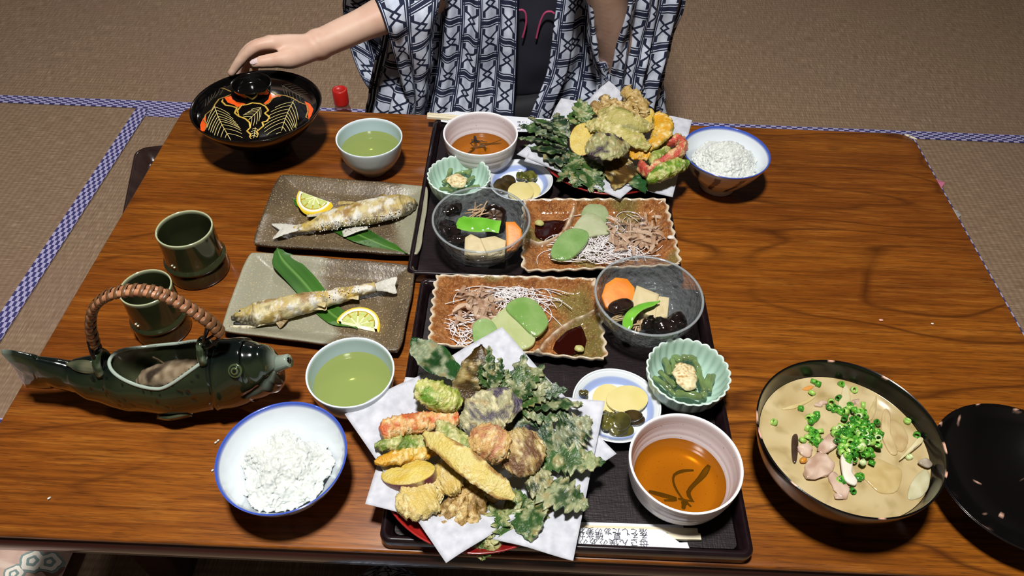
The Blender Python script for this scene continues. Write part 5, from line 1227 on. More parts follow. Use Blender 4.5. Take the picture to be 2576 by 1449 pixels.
PR = {'stick': [(0, .55), (.06, .9), (.5, 1), (.94, .88), (1, .5)], 'pod': [(0, .25), (.12, .7), (.45, 1), (.8, .85), (1, .3)], 'leaf': [(0, .12), (.15, .6), (.42, 1), (.7, .72), (.9, .3), (1, .03)], 'round': [(0, .12), (.1, .58), (.25, .86), (.5, 1), (.75, .86), (.9, .58), (1, .12)], 'slice': [(0, .25), (.1, .7), (.4, 1), (.8, .8), (1, .25)], 'fan': [(0, .35), (.3, .55), (.8, 1), (.94, .85), (1, .5)]}
BAT, BATG, BATB = '#cdbb7c', '#878d66', '#b99a5c'
def tem(name, label, pts, wd, th, kind, base, bat=BAT, cov=0., amp=.0011, seed=0, lean=0., cup=0., lobes=0, teeth=0., group='near', nt=64, ns=40, edge=None, base2=None, e=1., make=False, cs=70):
    if kind == 'leaf': cov -= .07
    path = [A(*p[:3]) for p in pts]; tab = PR[kind]; b1, bt = lin(base), lin(bat); b2 = lin(base2) if base2 else mix(b1, (0, 0, 0), .3); ed = lin(edge) if edge else None
    lf = lobes > 0
    def wf(t):
        x = lerp_tab(tab, t)
        if lobes: f = (t*lobes) % 1; x *= (1-teeth_d)+teeth_d*(1-abs(2*f-1)**1.2)
        return wd*x
    teeth_d = .45 if lobes else 0
    thk = th
    def hf(t): return thk*(.35+.65*lerp_tab(tab, t))
    def cover(p): return sst(-.22, .22, nz(p, cs, seed*3.1)+.55*nz(p, cs*3.2, seed)+cov)
    def disp(p, t, a):
        k = cover(p); n = max(-.15, nz(p, 170, seed+5)); m_ = max(0, nz(p, 420, seed+9))
        return amp*(1.6*n*(.3+k)+2.0*m_*(.3+k)+1.2*max(0, nz(p, 800, seed+11)))+amp*.6*k
    def col(p, t, a):
        k = cover(p); c = mix(b1, b2, sst(-.2, .35, nz(p, 55, seed+2)))
        if ed: c = mix(c, ed, sst(.62, .9, abs(cos(a))+.25*nz(p, 90, seed))*.9)
        b_ = mix(bt, mix(bt, lin('#e6dcae'), .7 if kind != 'leaf' else .3), sst(0, .4, nz(p, 260, seed+7))); b_ = mix(b_, mix(bt, lin('#a8762f'), .6), .6*sst(.15, .5, nz(p, 120, seed+8)))
        return mix(c, b_, k*(.93 if kind != 'leaf' else .85))
    g = loaf(path, wf, hf, nt, ns, e=e, lean=lean, cup=cup, teeth=teeth, disp=disp, col=col)
    if make: return g
    o = obj(name, g, M['leaf' if kind == 'leaf' else 'tempura']); return tag(o, label, 'tempura', 'tempura on the %s plate' % group)
def lifted(px, py, z, c, up):
    q = A(px, py, z); return (px, py, z+up*sst(.055, .115, sqrt((q.x-c[0])**2+(q.y-c[1])**2)))
n1 = lambda X, Y, z: lifted(860+X/2.376, 820+Y/2.376, z, near_c, .017)
def N_(*q): return [n1(*x) for x in q]
DG, DG2 = '#24401c', '#15280f'
# ---- near plate, from the bottom of the pile up
tem('fried_leaf', 'dark leaf piece buried behind the near red pepper stick', N_((640, 640, .036), (690, 560, .038), (715, 500, .038)), .020, .002, 'leaf', DG, BATG, -.1, .0010, 31)
tem('fried_leaf', 'purplish dark leaf buried between mugwort and mushroom, near plate', N_((980, 640, .036), (1060, 590, .040), (1130, 560, .040)), .022, .002, 'leaf', '#2c2430', BATG, -.12, .0010, 32)
tem('fried_leaf', 'large dark green leaf with pale battered tip at the back left', N_((725, 320, .044), (590, 230, .050), (480, 150, .058), (412, 75, .064)), .0225, .0016, 'leaf', '#1f4a1e', '#8a9678', -.02, .0011, 1, .25, .003, base2='#173a16', cs=40, nt=90)
tem('fried_leaf', 'tall glossy brown leaf at the back of the near plate', N_((800, 565, .046), (800, 420, .050), (815, 260, .058), (832, 112, .066)), .0265, .0016, 'leaf', '#432f0e', '#a39058', -.30, .0010, 2, .15, .004, base2='#2f2a10', cs=45, nt=90)
def sprig(name, label, stems, seed, base=DG, bat=BATG, cov=-.02, group='near', wd=.011):
    gs = []
    for k, s in enumerate(stems): gs.append(tem(name, label, s, wd*(1 if len(s[0]) < 4 else s[0][3]), .0016, 'leaf', base, bat, cov, .0010, seed+k*1.3, (-1)**k*.25, .0015, 6, .006, make=True, nt=56, ns=32, cs=90, base2='#3b5a26'))
    o = obj(name, join(*gs), M['leaf']); return tag(o, label, 'tempura', 'tempura on the %s plate' % group)
sprig('fried_mugwort', 'spiky battered herb sprig lying on the tall brown leaf', [N_((915, 430, .060), (890, 300, .066), (880, 150, .070)), N_((910, 400, .060), (930, 310, .064), (950, 220, .066)), N_((905, 400, .060), (860, 340, .064), (830, 260, .066)), N_((920, 420, .058), (960, 360, .060), (985, 290, .060))], 3, wd=.0085)
sprig('fried_mugwort', 'large spiky green herb leaf at the back right of the near plate', [N_((1040, 480, .052), (1050, 350, .058), (1085, 195, .060)), N_((1050, 470, .052), (1110, 350, .056), (1190, 255, .056)), N_((1060, 480, .050), (1180, 400, .054), (1320, 385, .052)), N_((1070, 500, .048), (1220, 470, .050), (1410, 475, .046)), N_((1040, 470, .052), (1010, 390, .058), (985, 310, .060)), N_((1060, 500, .050), (1140, 430, .054), (1200, 320, .054)), N_((1060, 520, .048), (1180, 520, .048), (1330, 540, .044)), N_((1050, 480, .05), (1080, 400, .056), (1130, 300, .056))], 4, wd=.0135)
tem('fried_leaf', 'dark green leaf spread under the large spiky herb leaf', N_((1000, 640, .040), (1100, 540, .044), (1230, 500, .044), (1340, 520, .042)), .022, .0018, 'leaf', DG, BATG, -.15, .0010, 33, .2, 0, 9, .004)
tem('fried_leaf', 'grey green battered leaf standing at the right of the near plate', N_((1215, 720, .044), (1330, 670, .050), (1400, 620, .052), (1475, 560, .050)), .024, .0020, 'leaf', '#26401f', '#8d9578', .06, .0011, 5, .35, .002, 10, .003)
tem('fried_leaf', 'narrow dark green leaf between mushroom and right leaves, near plate', N_((1165, 830, .046), (1205, 700, .054), (1250, 560, .056)), .013, .0016, 'leaf', '#1f3f1c', BATG, -.2, .0009, 6, .3, 0)
tem('fried_leaf', 'pale green pointed leaf reaching over the right paper edge', N_((1180, 860, .044), (1300, 810, .048), (1420, 805, .046), (1552, 816, .040)), .0185, .0019, 'leaf', '#3a5a2a', '#939c70', .08, .0011, 7, .1, .002, 7, .004)
tem('fried_leaf', 'green and pale battered leaf at the lower right of the near plate', N_((1110, 900, .040), (1230, 980, .042), (1350, 1030, .040), (1455, 1080, .034)), .024, .0021, 'leaf', '#2f4a24', '#949b74', .06, .0012, 8, -.1, .002, 8, .004)
tem('fried_leaf', 'battered leaf piece between mushroom and lower right leaf', N_((1095, 940, .046), (1150, 930, .050), (1240, 900, .046)), .020, .0022, 'leaf', '#3b4a2c', '#97966e', .1, .0013, 34, .1, 0, 5, .004)
tem('fried_leaf', 'small folded green leaf pointing to the front, near plate', N_((1100, 1050, .036), (1120, 1150, .036), (1135, 1295, .028)), .0195, .0022, 'leaf', '#2c4e22', '#8a9468', -.02, .0011, 9, .4, .003)
tem('fried_leaf', 'small leaf edge beside the folded front leaf, near plate', N_((1190, 1020, .038), (1180, 1110, .034), (1160, 1200, .030)), .013, .0018, 'leaf', '#34522a', '#8f966c', .05, .0011, 35, -.3)
sprig('fried_herb', 'battered green herb clump at the front of the near plate', [N_((960, 1090, .036), (930, 1150, .036), (880, 1200, .030)), N_((970, 1090, .036), (980, 1180, .034), (990, 1260, .026)), N_((960, 1100, .036), (1030, 1060, .036), (1080, 1040, .034)), N_((950, 1100, .036), (890, 1110, .034), (850, 1090, .032)), N_((960, 1100, .037), (1000, 1120, .036), (1050, 1180, .030))], 10, '#3d5c28', '#969b66', .06, wd=.016)
sprig('fried_herb', 'pale battered herb tuft at the very front of the near plate', [N_((850, 1180, .030), (760, 1230, .028), (660, 1270, .022)), N_((850, 1190, .030), (800, 1270, .026), (740, 1330, .018)), N_((860, 1190, .030), (860, 1280, .026), (845, 1365, .016)), N_((870, 1190, .030), (920, 1260, .026), (960, 1310, .018)), N_((850, 1180, .031), (830, 1230, .030), (800, 1300, .022))], 11, '#5a6e34', '#a8a66e', .14, wd=.013)
def maitake(label, stems, seed, group='near', base='#9c7a42', wd=.0050):
    gs = [tem('', '', s, wd, wd*.85, 'fan', base, '#c2a468', .08, .0017, seed+k*.7, .3*k, make=True, nt=40, ns=26) for k, s in enumerate(stems)]
    o = obj('fried_mushroom_cluster', join(*gs), M['tempura']); return tag(o, label, 'tempura', 'tempura on the %s plate' % group)
maitake('tan battered mushroom cluster fanning to the front of the near plate', [N_((800, 930, .044), (680, 1080, .040), (600, 1210, .030)), N_((800, 930, .044), (740, 1090, .042), (705, 1200, .032)), N_((810, 930, .045), (770, 1060, .044), (790, 1190, .032)), N_((820, 920, .045), (830, 1040, .042), (840, 1130, .034)), N_((790, 920, .044), (660, 1030, .040), (570, 1150, .032)), N_((820, 920, .045), (870, 1000, .042), (920, 1050, .036)), N_((800, 920, .044), (720, 1000, .042), (690, 1120, .034)), N_((800, 930, .044), (800, 1010, .044), (740, 1140, .034))], 12)
tem('battered_potato', 'pale battered slab in front of the near sweet potato slice', N_((325, 1095, .034), (430, 1050, .040), (540, 1000, .042), (600, 1030, .038)), .0215, .0062, 'round', '#c9b060', '#cdb878', .25, .0018, 13, -.2, e=.8)
tem('battered_potato', 'pale battered slab under the long eggplant strip, near plate', N_((560, 960, .040), (640, 900, .046), (720, 880, .046)), .024, .0060, 'round', '#c5a95c', '#cbb575', .25, .0018, 14, -.3, e=.8)
def potato(label, cx, cy, rx, ry, z, th, tilt, group, seed, n=30, xd=(1, 0, 0)):
    q = [A(cx+rx*cos(2*pi*k/n), cy-ry*sin(2*pi*k/n), z) for k in range(n)]; c = sum(q, V())/n; out = [(p.x-c.x, p.y-c.y) for p in q]
    skin, fl_, bt = lin('#5e2135'), lin('#c4a53a'), lin(BAT)
    def col(x, y, zt, s):
        k = nz((x, y, zt*.01), 80, seed); top = zt > .97
        if top: return mix(mix(fl_, lin('#d8c468'), .5+k), bt, sst(-.05, .3, nz((x, y, 0), 210, seed))*.55)
        return mix(skin, bt, sst(.06, .3, k)*.9)
    g = slab(out, th, frame(V((c.x, c.y, c.z-th)), xd, tilt), .0014, col, .0012)
    g = ([v+V((0, 0, .0008*nz(v, 150, seed))) for v in g[0]], g[1], g[2])
    o = obj('sweet_potato_slice', g, M['tempura']); return tag(o, label, 'tempura', 'tempura on the %s plate' % group)
potato('thick sweet potato slice with purple skin at the left of the near plate', 860+412/2.376, 820+890/2.376, 72, 37, .052, .016, (0, .22, 1), 'near', 15, xd=(1, 0, .24))
tem('yellow_squash', 'yellow pumpkin strip under the near green beans', N_((195, 818, .040), (330, 785, .045), (450, 768, .047), (572, 755, .047)), .0080, .0042, 'slice', '#c8921e', '#cfae55', .02, .0012, 16, 0, 0, edge='#b07a14', base2='#d3a62e')
tem('green_bean', 'pale green battered pod above the yellow strip, near plate', N_((195, 715, .042), (330, 705, .047), (440, 700, .048), (540, 705, .048)), .0078, .0052, 'pod', '#6f8a34', '#a9ad66', .05, .0012, 17, .2)
tem('red_pepper_stick', 'orange red battered stick at the left of the near plate', N_((232, 635, .046), (380, 590, .050), (540, 570, .052), (700, 560, .052)), .0105, .0072, 'stick', '#b55f30', '#cfa060', .14, .0013, 18, .2, base2='#c75a2a', e=.8)
tem('green_pepper', 'bright green battered pepper on the big leaf, near plate', N_((440, 360, .060), (530, 400, .064), (630, 440, .064), (715, 465, .060)), .0148, .0110, 'pod', '#83962e', '#b7b866', .06, .0013, 19, .1, base2='#5f8a22')
tem('eggplant_skin', 'grey purple battered eggplant wedge at the centre of the near plate', N_((745, 640, .058), (830, 560, .066), (930, 480, .068), (1075, 470, .064)), .0230, .0035, 'slice', '#5b5656', '#a09c74', .16, .0012, 20, .35, .001, base2='#3b2f46', nt=80)
tem('shrimp_ball', 'pinkish round battered bite at the centre of the near plate', N_((795, 690, .062), (850, 690, .070), (930, 720, .070), (985, 745, .064)), .0185, .0145, 'round', '#b0744f', '#c9a566', .16, .0017, 21, .1, base2='#c0876a')
tem('fried_shiitake', 'brown battered mushroom cap right of the round bite, near plate', N_((960, 830, .054), (1040, 780, .062), (1110, 730, .062), (1180, 700, .056)), .0235, .0105, 'round', '#6b4a30', '#b39a62', .08, .0018, 22, .2, base2='#7d5a3c')
tem('okra', 'green battered okra half behind the long eggplant strip', N_((575, 590, .060), (660, 660, .066), (750, 730, .066), (840, 790, .062)), .0100, .0085, 'pod', '#8a9a4a', '#b2b070', .05, .0012, 23)
tem('eggplant_strip', 'long pale eggplant strip with browned edge across the near plate', N_((490, 640, .066), (640, 740, .074), (800, 860, .074), (930, 960, .068), (1030, 1030, .060)), .0125, .0022, 'slice', '#c9ba70', '#d2be72', -.30, .0006, 24, .25, 0, edge='#8a5f28', base2='#c9b35e', nt=90)

# ---- far plate
f1_ = lambda X, Y, z: lifted(1060+X/3.623, 200+Y/3.623, z, far_c, .013 if Y > 620 else 0)
def Fp(*q): return [f1_(*x) for x in q]
sprig('fried_mugwort', 'dark spiky herb leaves reaching left over the far paper', [Fp((1330, 640, .052), (1150, 560, .056), (900, 540, .052)), Fp((1330, 600, .056), (1150, 480, .062), (920, 430, .060)), Fp((1340, 560, .058), (1200, 440, .066), (1000, 360, .066)), Fp((1350, 540, .058), (1280, 430, .066), (1230, 330, .066)), Fp((1340, 660, .050), (1180, 650, .050), (960, 610, .046)), Fp((1360, 680, .050), (1250, 720, .046), (1100, 660, .044)), Fp((1340, 620, .054), (1240, 540, .060), (1080, 500, .060))], 41, '#1d3320', '#737f64', -.06, 'far', .0165)
sprig('fried_herb', 'battered green herb tuft at the back of the far plate', [Fp((1480, 420, .066), (1440, 320, .076), (1440, 205, .084)), Fp((1490, 420, .066), (1500, 330, .076), (1490, 230, .082)), Fp((1480, 430, .066), (1400, 390, .070), (1370, 330, .072)), Fp((1500, 430, .066), (1560, 390, .070), (1580, 370, .070))], 42, '#4a6a34', '#8f996c', .06, 'far', .014)
maitake('tall tan battered mushroom piece at the back right of the far plate', [Fp((2010, 360, .066), (1960, 220, .080), (1850, 80, .092)), Fp((2020, 350, .066), (1990, 230, .080), (1930, 110, .090)), Fp((2000, 360, .066), (1900, 290, .074), (1850, 220, .080)), Fp((2020, 350, .066), (2030, 290, .076), (2010, 190, .084)), Fp((2010, 350, .066), (1930, 200, .080), (1880, 130, .088))], 43, 'far', '#b0914e', .0085)
maitake('frilly tan battered mushroom cluster at the back of the far plate', [Fp((1720, 330, .070), (1620, 270, .078), (1560, 210, .082)), Fp((1720, 330, .070), (1690, 250, .080), (1660, 150, .088)), Fp((1730, 330, .070), (1760, 240, .080), (1740, 180, .086)), Fp((1700, 330, .070), (1600, 300, .076), (1550, 270, .078)), Fp((1740, 330, .070), (1800, 270, .078), (1830, 220, .082))], 44, 'far', '#9a7a44', .0065)
tem('fried_leaf', 'crisp dark green leaf at the left front of the far plate', Fp((1400, 620, .046), (1300, 740, .042), (1230, 800, .036)), .020, .002, 'leaf', '#1f3a1e', '#78845f', 0, .0012, 45, .1, 0, 7, .004, 'far')
sprig('fried_mugwort', 'crisp green herb leaves at the front of the far plate', [Fp((1480, 700, .048), (1380, 800, .044), (1260, 920, .034)), Fp((1500, 720, .048), (1500, 860, .042), (1540, 1010, .030)), Fp((1520, 720, .048), (1600, 830, .042), (1720, 940, .032)), Fp((1490, 720, .048), (1420, 880, .040), (1400, 960, .032)), Fp((1510, 710, .048), (1560, 880, .040), (1640, 1010, .030)), Fp((1470, 690, .048), (1340, 720, .046), (1230, 740, .042))], 46, '#28481f', '#7f8a62', .0, 'far', .015)
tem('fried_leaf', 'small dark green leaf at the front right of the far plate', Fp((1900, 790, .040), (1960, 900, .038), (2040, 1040, .030)), .0185, .0018, 'leaf', '#1f4a22', '#6f865f', -.12, .0010, 47, .1, .002, group='far')
tem('fried_leaf', 'glossy brown leaf at the front of the far plate', Fp((1850, 720, .048), (1810, 830, .044), (1760, 1010, .032)), .0270, .0016, 'leaf', '#4a3210', '#a08a4e', -.16, .0010, 48, -.1, .003, base2='#33260c', cs=45, group='far')
potato('round sweet potato slice with purple rim on the far plate', 1466, 343, 34, 27, .064, .011, (.1, -.55, 1), 'far', 49)
potato('sweet potato slice edge behind the far pumpkin strip', 1632, 295, 17, 20, .070, .011, (.4, -.35, 1), 'far', 50)
tem('green_pepper', 'pale green battered pod beside the far red pepper', Fp((2100, 780, .046), (2150, 680, .052), (2240, 590, .054), (2350, 520, .052)), .0100, .0080, 'pod', '#8aa03e', '#b5b86c', 0, .0012, 51, group='far')
tem('yellow_squash', 'curved yellow orange pumpkin strip on the far plate', Fp((2150, 310, .082), (2200, 420, .080), (2170, 530, .072), (2060, 640, .062)), .0160, .0045, 'slice', '#cf9412', '#d6ae48', -.12, .0011, 52, .3, 0, edge='#6f6a28', base2='#dca21c', group='far')
tem('yellow_squash', 'yellow orange pumpkin end low on the far plate', Fp((1900, 640, .056), (1980, 670, .058), (2090, 690, .054)), .0130, .0045, 'slice', '#cf9412', '#d6ae48', -.1, .0011, 53, .2, base2='#dca21c', group='far')
tem('red_pepper', 'pinkish red battered pepper strip bent round at the right of the far plate', Fp((2230, 590, .062), (2350, 560, .066), (2370, 640, .062), (2200, 760, .056), (2070, 850, .050), (1990, 770, .050)), .0062, .0090, 'stick', '#b8483c', '#d0a26e', .08, .0011, 54, .2, group='far', nt=90, base2='#cf5a48')
tem('green_pepper', 'bright green battered pepper at the right front of the far plate', Fp((2060, 930, .048), (2170, 860, .054), (2300, 800, .054), (2425, 765, .048)), .0122, .0100, 'pod', '#6f9428', '#a9b45c', -.06, .0012, 55, group='far', base2='#557d1e')
tem('okra', 'yellow green battered slice ending in a green tip on the far plate', Fp((1510, 415, .072), (1700, 420, .080), (1900, 510, .078), (2070, 640, .066)), .0165, .0060, 'slice', '#b3a95a', '#c2b676', .02, .0017, 56, .2, group='far', base2='#9a9a50')
tem('eggplant_strip', 'long yellow green eggplant strip on top of the far plate', Fp((1620, 290, .084), (1760, 330, .090), (1930, 400, .088), (2115, 425, .080)), .0170, .0032, 'slice', '#aea45c', '#bdb070', -.02, .0014, 57, .35, 0, edge='#7a7a3a', group='far', nt=80)
tem('eggplant_round', 'round grey green battered eggplant with purple patch on the far plate', Fp((1500, 640, .070), (1600, 610, .078), (1730, 600, .078), (1880, 540, .070)), .0245, .0065, 'round', '#33222e', '#9a9a66', .22, .0013, 58, .25, .001, base2='#2a1a26', cs=45, group='far')

# ------------------------------------------------------------------ chopsticks in printed sleeves
s8 = lambda X, Y: (1400+X/4.684, 1260+Y/4.684)
CZ = TF+.0004
def sheet(name, pts, z, th, mat, parent=None):
    q = [A(x, y, z) for x, y in pts]; c = sum(q, V())/len(q); out = [(p.x-c.x, p.y-c.y) for p in q]
    if sum(out[i-1][0]*out[i][1]-out[i][0]*out[i-1][1] for i in range(len(out))) < 0: out = out[::-1]
    return obj(name, slab(out, th, frame(V((c.x, c.y, c.z-th)), (1, 0, 0)), .00005), mat, parent, smooth=False)
def text_mesh(body, p, xdir, size, mat, parent, z):
    cu = bpy.data.curves.new('text', 'FONT'); cu.body = body; cu.size = size; cu.resolution_u = 1
    to = bpy.data.objects.new('text', cu); COL.objects.link(to); bpy.context.view_layer.update()
    me = bpy.data.meshes.new_from_object(to.evaluated_get(bpy.context.evaluated_depsgraph_get())); bpy.data.objects.remove(to)
    O, X, Y, Z = frame(p, xdir)
    vs = [O+X*v.co.x+Y*v.co.y+Z*0 for v in me.vertices]; fs = [tuple(f.vertices) for f in me.polygons]
    if not vs: return None
    return obj('printed_text', (vs, fs), mat, parent, smooth=False)
LINES = ('母さん僕のあの帽子どうしたんでせうね', 'ええ、夏、碓氷から霧積へゆくみちで', '落としたあの麦わら帽子ですよ。')
slv = sheet('chopstick_sleeve', [s8(-300, 232), s8(1490, 285), s8(1500, 335), s8(1240, 345), s8(1420, 492), s8(1540, 488), s8(1575, 580), s8(-300, 520)], CZ+.0008, .0004, M['white_paper'])
tag(slv, 'white printed paper chopstick sleeve at the front of the near tray', 'sleeve', 'printed chopstick sleeves')
sheet('sleeve_front', [s8(-300, 300), s8(1240, 338), s8(1575, 580), s8(-300, 524)], CZ+.0052, .0004, M['white_paper'], slv)
xd = A(*s8(300, 450), CZ)-A(*s8(1085, 470), CZ)
for ln, (X0, Y0) in zip(LINES, ((1085, 465), (1078, 388), (1070, 335))): text_mesh(ln, A(*s8(X0, Y0), CZ+.0055), xd, .0098 if ln[0] == '母' else .0088, M['ink'], slv, 0)
cs_ = thing('chopsticks', 'pair of pale wooden chopsticks in the sleeve on the near tray', 'chopsticks', tuple(A(*s8(900, 420), CZ)), 'wooden chopsticks in sleeves')
def bar(name, p, q, w_, h_, mat, parent):
    d = (q-p); L = d.length; O, X, Y, Z = frame(p, d); return obj(name, slab([(0, -w_/2), (L, -w_/2), (L, w_/2), (0, w_/2)], h_, (O, X, Y, Z), .0006), mat, parent, smooth=False)
z_ = CZ+.0010
for y0, y1, nm in ((360, 378, 0), (420, 438, 1)): bar('chopstick', A(*s8(-500, y0-40), z_), A(*s8(1660 if nm == 0 else 1695, y1), z_), .0066, .0036, M['stick'], cs_)
# far pair: tips over the tray corner, sleeve printed on its right half, seen at a low angle
FZc = .0205
sf = sheet('chopstick_sleeve', [(1103, 285), (1150, 280), (1290, 293), (1400, 300), (1395, 335), (1290, 334), (1110, 306)], FZc, .0004, M['white_paper'])
tag(sf, 'white printed paper chopstick sleeve behind the far sauce bowl', 'sleeve', 'printed chopstick sleeves')
sheet('sleeve_front', [(1170, 287), (1290, 296), (1402, 303), (1398, 331), (1290, 331), (1125, 304)], FZc+.0048, .0004, M['white_paper'], sf)
xdf = A(1398, 330, FZc)-A(1300, 325, FZc)
for k, ln in enumerate(LINES): text_mesh(ln[:10], A(1300, 327-k*9, FZc+.0050), xdf, .0068, M['ink'], sf, 0)
cf = thing('chopsticks', 'pair of pale wooden chopsticks poking left past the far tray', 'chopsticks', tuple(A(1180, 300, FZc)), 'wooden chopsticks in sleeves')
for dy in (0, 6): bar('chopstick', A(1075, 290+dy, FZc+.0006), A(1330, 312+dy, FZc+.0006), .0056, .0036, M['stick'], cf)

# ------------------------------------------------------------------ the person behind the table
person = thing('person', 'person in navy and white robe reaching a hand to the lacquer lid', 'person', (-.01, 1.36, .0))
def jt(a, b, r0, r1, n=10): return loaf([V(a), V(b)], lambda t: r0+(r1-r0)*t, lambda t: r0+(r1-r0)*t, n, 16, up=(.11, .3, .95))
def chain(pts, rs, ns=14, sq=1.):
    pts = [V(p) for p in pts]; tab = [(k/(len(rs)-1), r) for k, r in enumerate(rs)]
    g = [loaf(pts, lambda t: lerp_tab(tab, t), lambda t: lerp_tab(tab, t)*sq, 10*len(pts), ns, up=(.11, .3, .95))]
    for p, r in ((pts[0], rs[0]), (pts[-1], rs[-1])): g.append(ball(p, r*.98))
    return join(*g)
def ball(c, r, sx=1, sy=1, sz=1):
    n = 10; return lathe([(0, -r*sz)]+[(r*sin(pi*k/n), -r*sz*cos(pi*k/n)) for k in range(1, n)]+[(0, r*sz)], c, 16, lambda a, rr, z, k: (rr*sqrt((sx*cos(a))**2+(sy*sin(a))**2), z))
wrist = AY(802, 112, 1.085); elbow = V((-.125, 1.215, .480)); shoulder = V((-.165, 1.365, .80))
# fingers of the reaching hand, palm down, thumb towards the viewer
K = [AY(686, 108, 1.045), AY(680, 106, 1.064), AY(682, 112, 1.082), AY(690, 124, 1.097)]
FN = [[K[0], AY(645, 117, 1.034), AY(609, 148, 1.026), AY(582, 184, 1.020)], [K[1], AY(636, 118, 1.058), AY(606, 150, 1.054), AY(596, 188, 1.048)], [K[2], AY(640, 126, 1.078), AY(620, 154, 1.074), AY(618, 186, 1.066)], [K[3], AY(658, 138, 1.092), AY(644, 158, 1.088), AY(642, 182, 1.080)]]
hand = [chain(f, r) for f, r in zip(FN, ((.0105, .0094, .0082, .0066), (.0105, .0095, .0083, .0067), (.0100, .0090, .0078, .0063), (.0090, .0078, .0069, .0056)))]
for k in K: hand.append(chain([wrist.lerp(k, .08)+V((0, 0, .0)), wrist.lerp(k, .55), k], (.0165, .0150, .0118), 14, .95))
TH = [wrist.lerp(K[0], .12)+V((0, -.006, -.006)), AY(735, 146, 1.036), AY(690, 152, 1.018), AY(660, 156, 1.010), AY(640, 160, 1.006)]
hand.append(chain(TH, (.0170, .0160, .0112, .0098, .0074)))
hand.append(chain([wrist.lerp(K[1], .15)+V((0, 0, -.008)), wrist.lerp(K[3], .75)+V((0, 0, -.006))], (.016, .015)))
parts = hand+[chain([wrist, wrist.lerp(elbow, .25), wrist.lerp(elbow, .6), elbow], (.0255, .0275, .0350, .0385), 20, .88), chain([elbow, shoulder], (.038, .047), 16)]
e2 = AY(1550, 170, 1.19); w2 = AY(1508, -150, 1.10); s2 = V((.165, 1.365, .80))
parts += [chain([w2, w2.lerp(e2, .35), e2], (.026, .033, .037), 18), chain([e2, s2], (.037, .047), 16)]
k2 = w2+V((-.012, -.02, .075))
for k in range(4):
    b_ = k2+V((-.03+.02*k, 0, .002)); parts.append(chain([w2+V((-.008+.006*k, 0, .01)), b_], (.016, .011))); parts.append(chain([b_, b_+V((-.004, -.03, .012)), b_+V((-.004, -.045, -.012)), b_+V((-.002, -.03, -.028))], (.0098, .009, .008, .0068)))
parts.append(chain([w2+V((.012, 0, .015)), k2+V((.044, -.015, -.02)), k2+V((.035, -.042, -.01))], (.015, .012, .008)))
parts += [chain([(-.01, 1.37, .12), (-.01, 1.37, .35), (-.01, 1.365, .60), (-.01, 1.37, .76)], (.125, .115, .125, .10), 24, .78), chain([s2, (-.01, 1.37, .82), shoulder], (.05, .06, .05), 16), chain([(-.01, 1.37, .80), (-.01, 1.36, .92)], (.054, .05), 16)]
for s in (-1, 1):
    parts.append(chain([(-.01+s*.09, 1.37, .13), (-.01+s*.15, 1.13, .085)], (.085, .06), 16)); parts.append(chain([(-.01+s*.15, 1.13, .075), (-.01+s*.11, 1.47, .06)], (.055, .04), 16))
hc = V((-.01, 1.345, 1.015))
parts += [ball(hc, .098, .80, .95, 1.18), ball(hc+V((0, -.035, -.055)), .055, .9, .9, .9), ball(hc+V((0, -.098, -.012)), .013, .8, 1, 1.5), ball(hc+V((0, -.092, -.056)), .016, 1.3, .6, .5)]
for s in (-1, 1): parts.append(ball(hc+V((s*.080, .008, -.008)), .022, .4, .8, 1.2))
g = join(*parts)
bo = obj('body', g, M['skin'], person)
rm = bo.modifiers.new('r', 'REMESH'); rm.mode = 'VOXEL'; rm.voxel_size = .0030
sm = bo.modifiers.new('s', 'SMOOTH'); sm.iterations = 7; sm.factor = .5
bpy.context.view_layer.update()
me = bpy.data.meshes.new_from_object(bo.evaluated_get(bpy.context.evaluated_depsgraph_get())); bo.modifiers.clear(); bo.data = me
me.polygons.foreach_set('use_smooth', [True]*len(me.polygons))
if not me.materials: me.materials.append(M['skin'])
obj('hair', lathe([(.0, .128)]+[(.106*sin(pi*k/20), .128*cos(pi*k/20)) for k in range(1, 14)]+[(.082, -.07), (.06, -.075), (.06, .0), (0, .05)], hc+V((0, .018, .005)), 40, lambda a, r, z, k: (r*(1 if sin(a) > -.55 or z > .062 else .62), z if sin(a) > -.55 else max(z, .045))), M['hair'], person)
for s in (-1, 1): obj('eye', ball(hc+V((s*.031, -.083, .004)), .0115, 1, .7, .7), M['hair'], person)
tip, kn = TH[4], TH[3]; d = (tip-kn).normalized(); nup = (V((0, -.55, .83))-d*d.dot(V((0, -.55, .83)))).normalized()
obj('thumb_nail', loaf([kn.lerp(tip, .55)+nup*.0079, kn.lerp(tip, .95)+nup*.0072, tip+d*.0056+nup*.0050], lambda t: .0044*(1 if t < .75 else 1-1.6*(t-.75)), lambda t: .0007, 14, 14, up=tuple(nup), cup=-.0014), M['nail'], person)

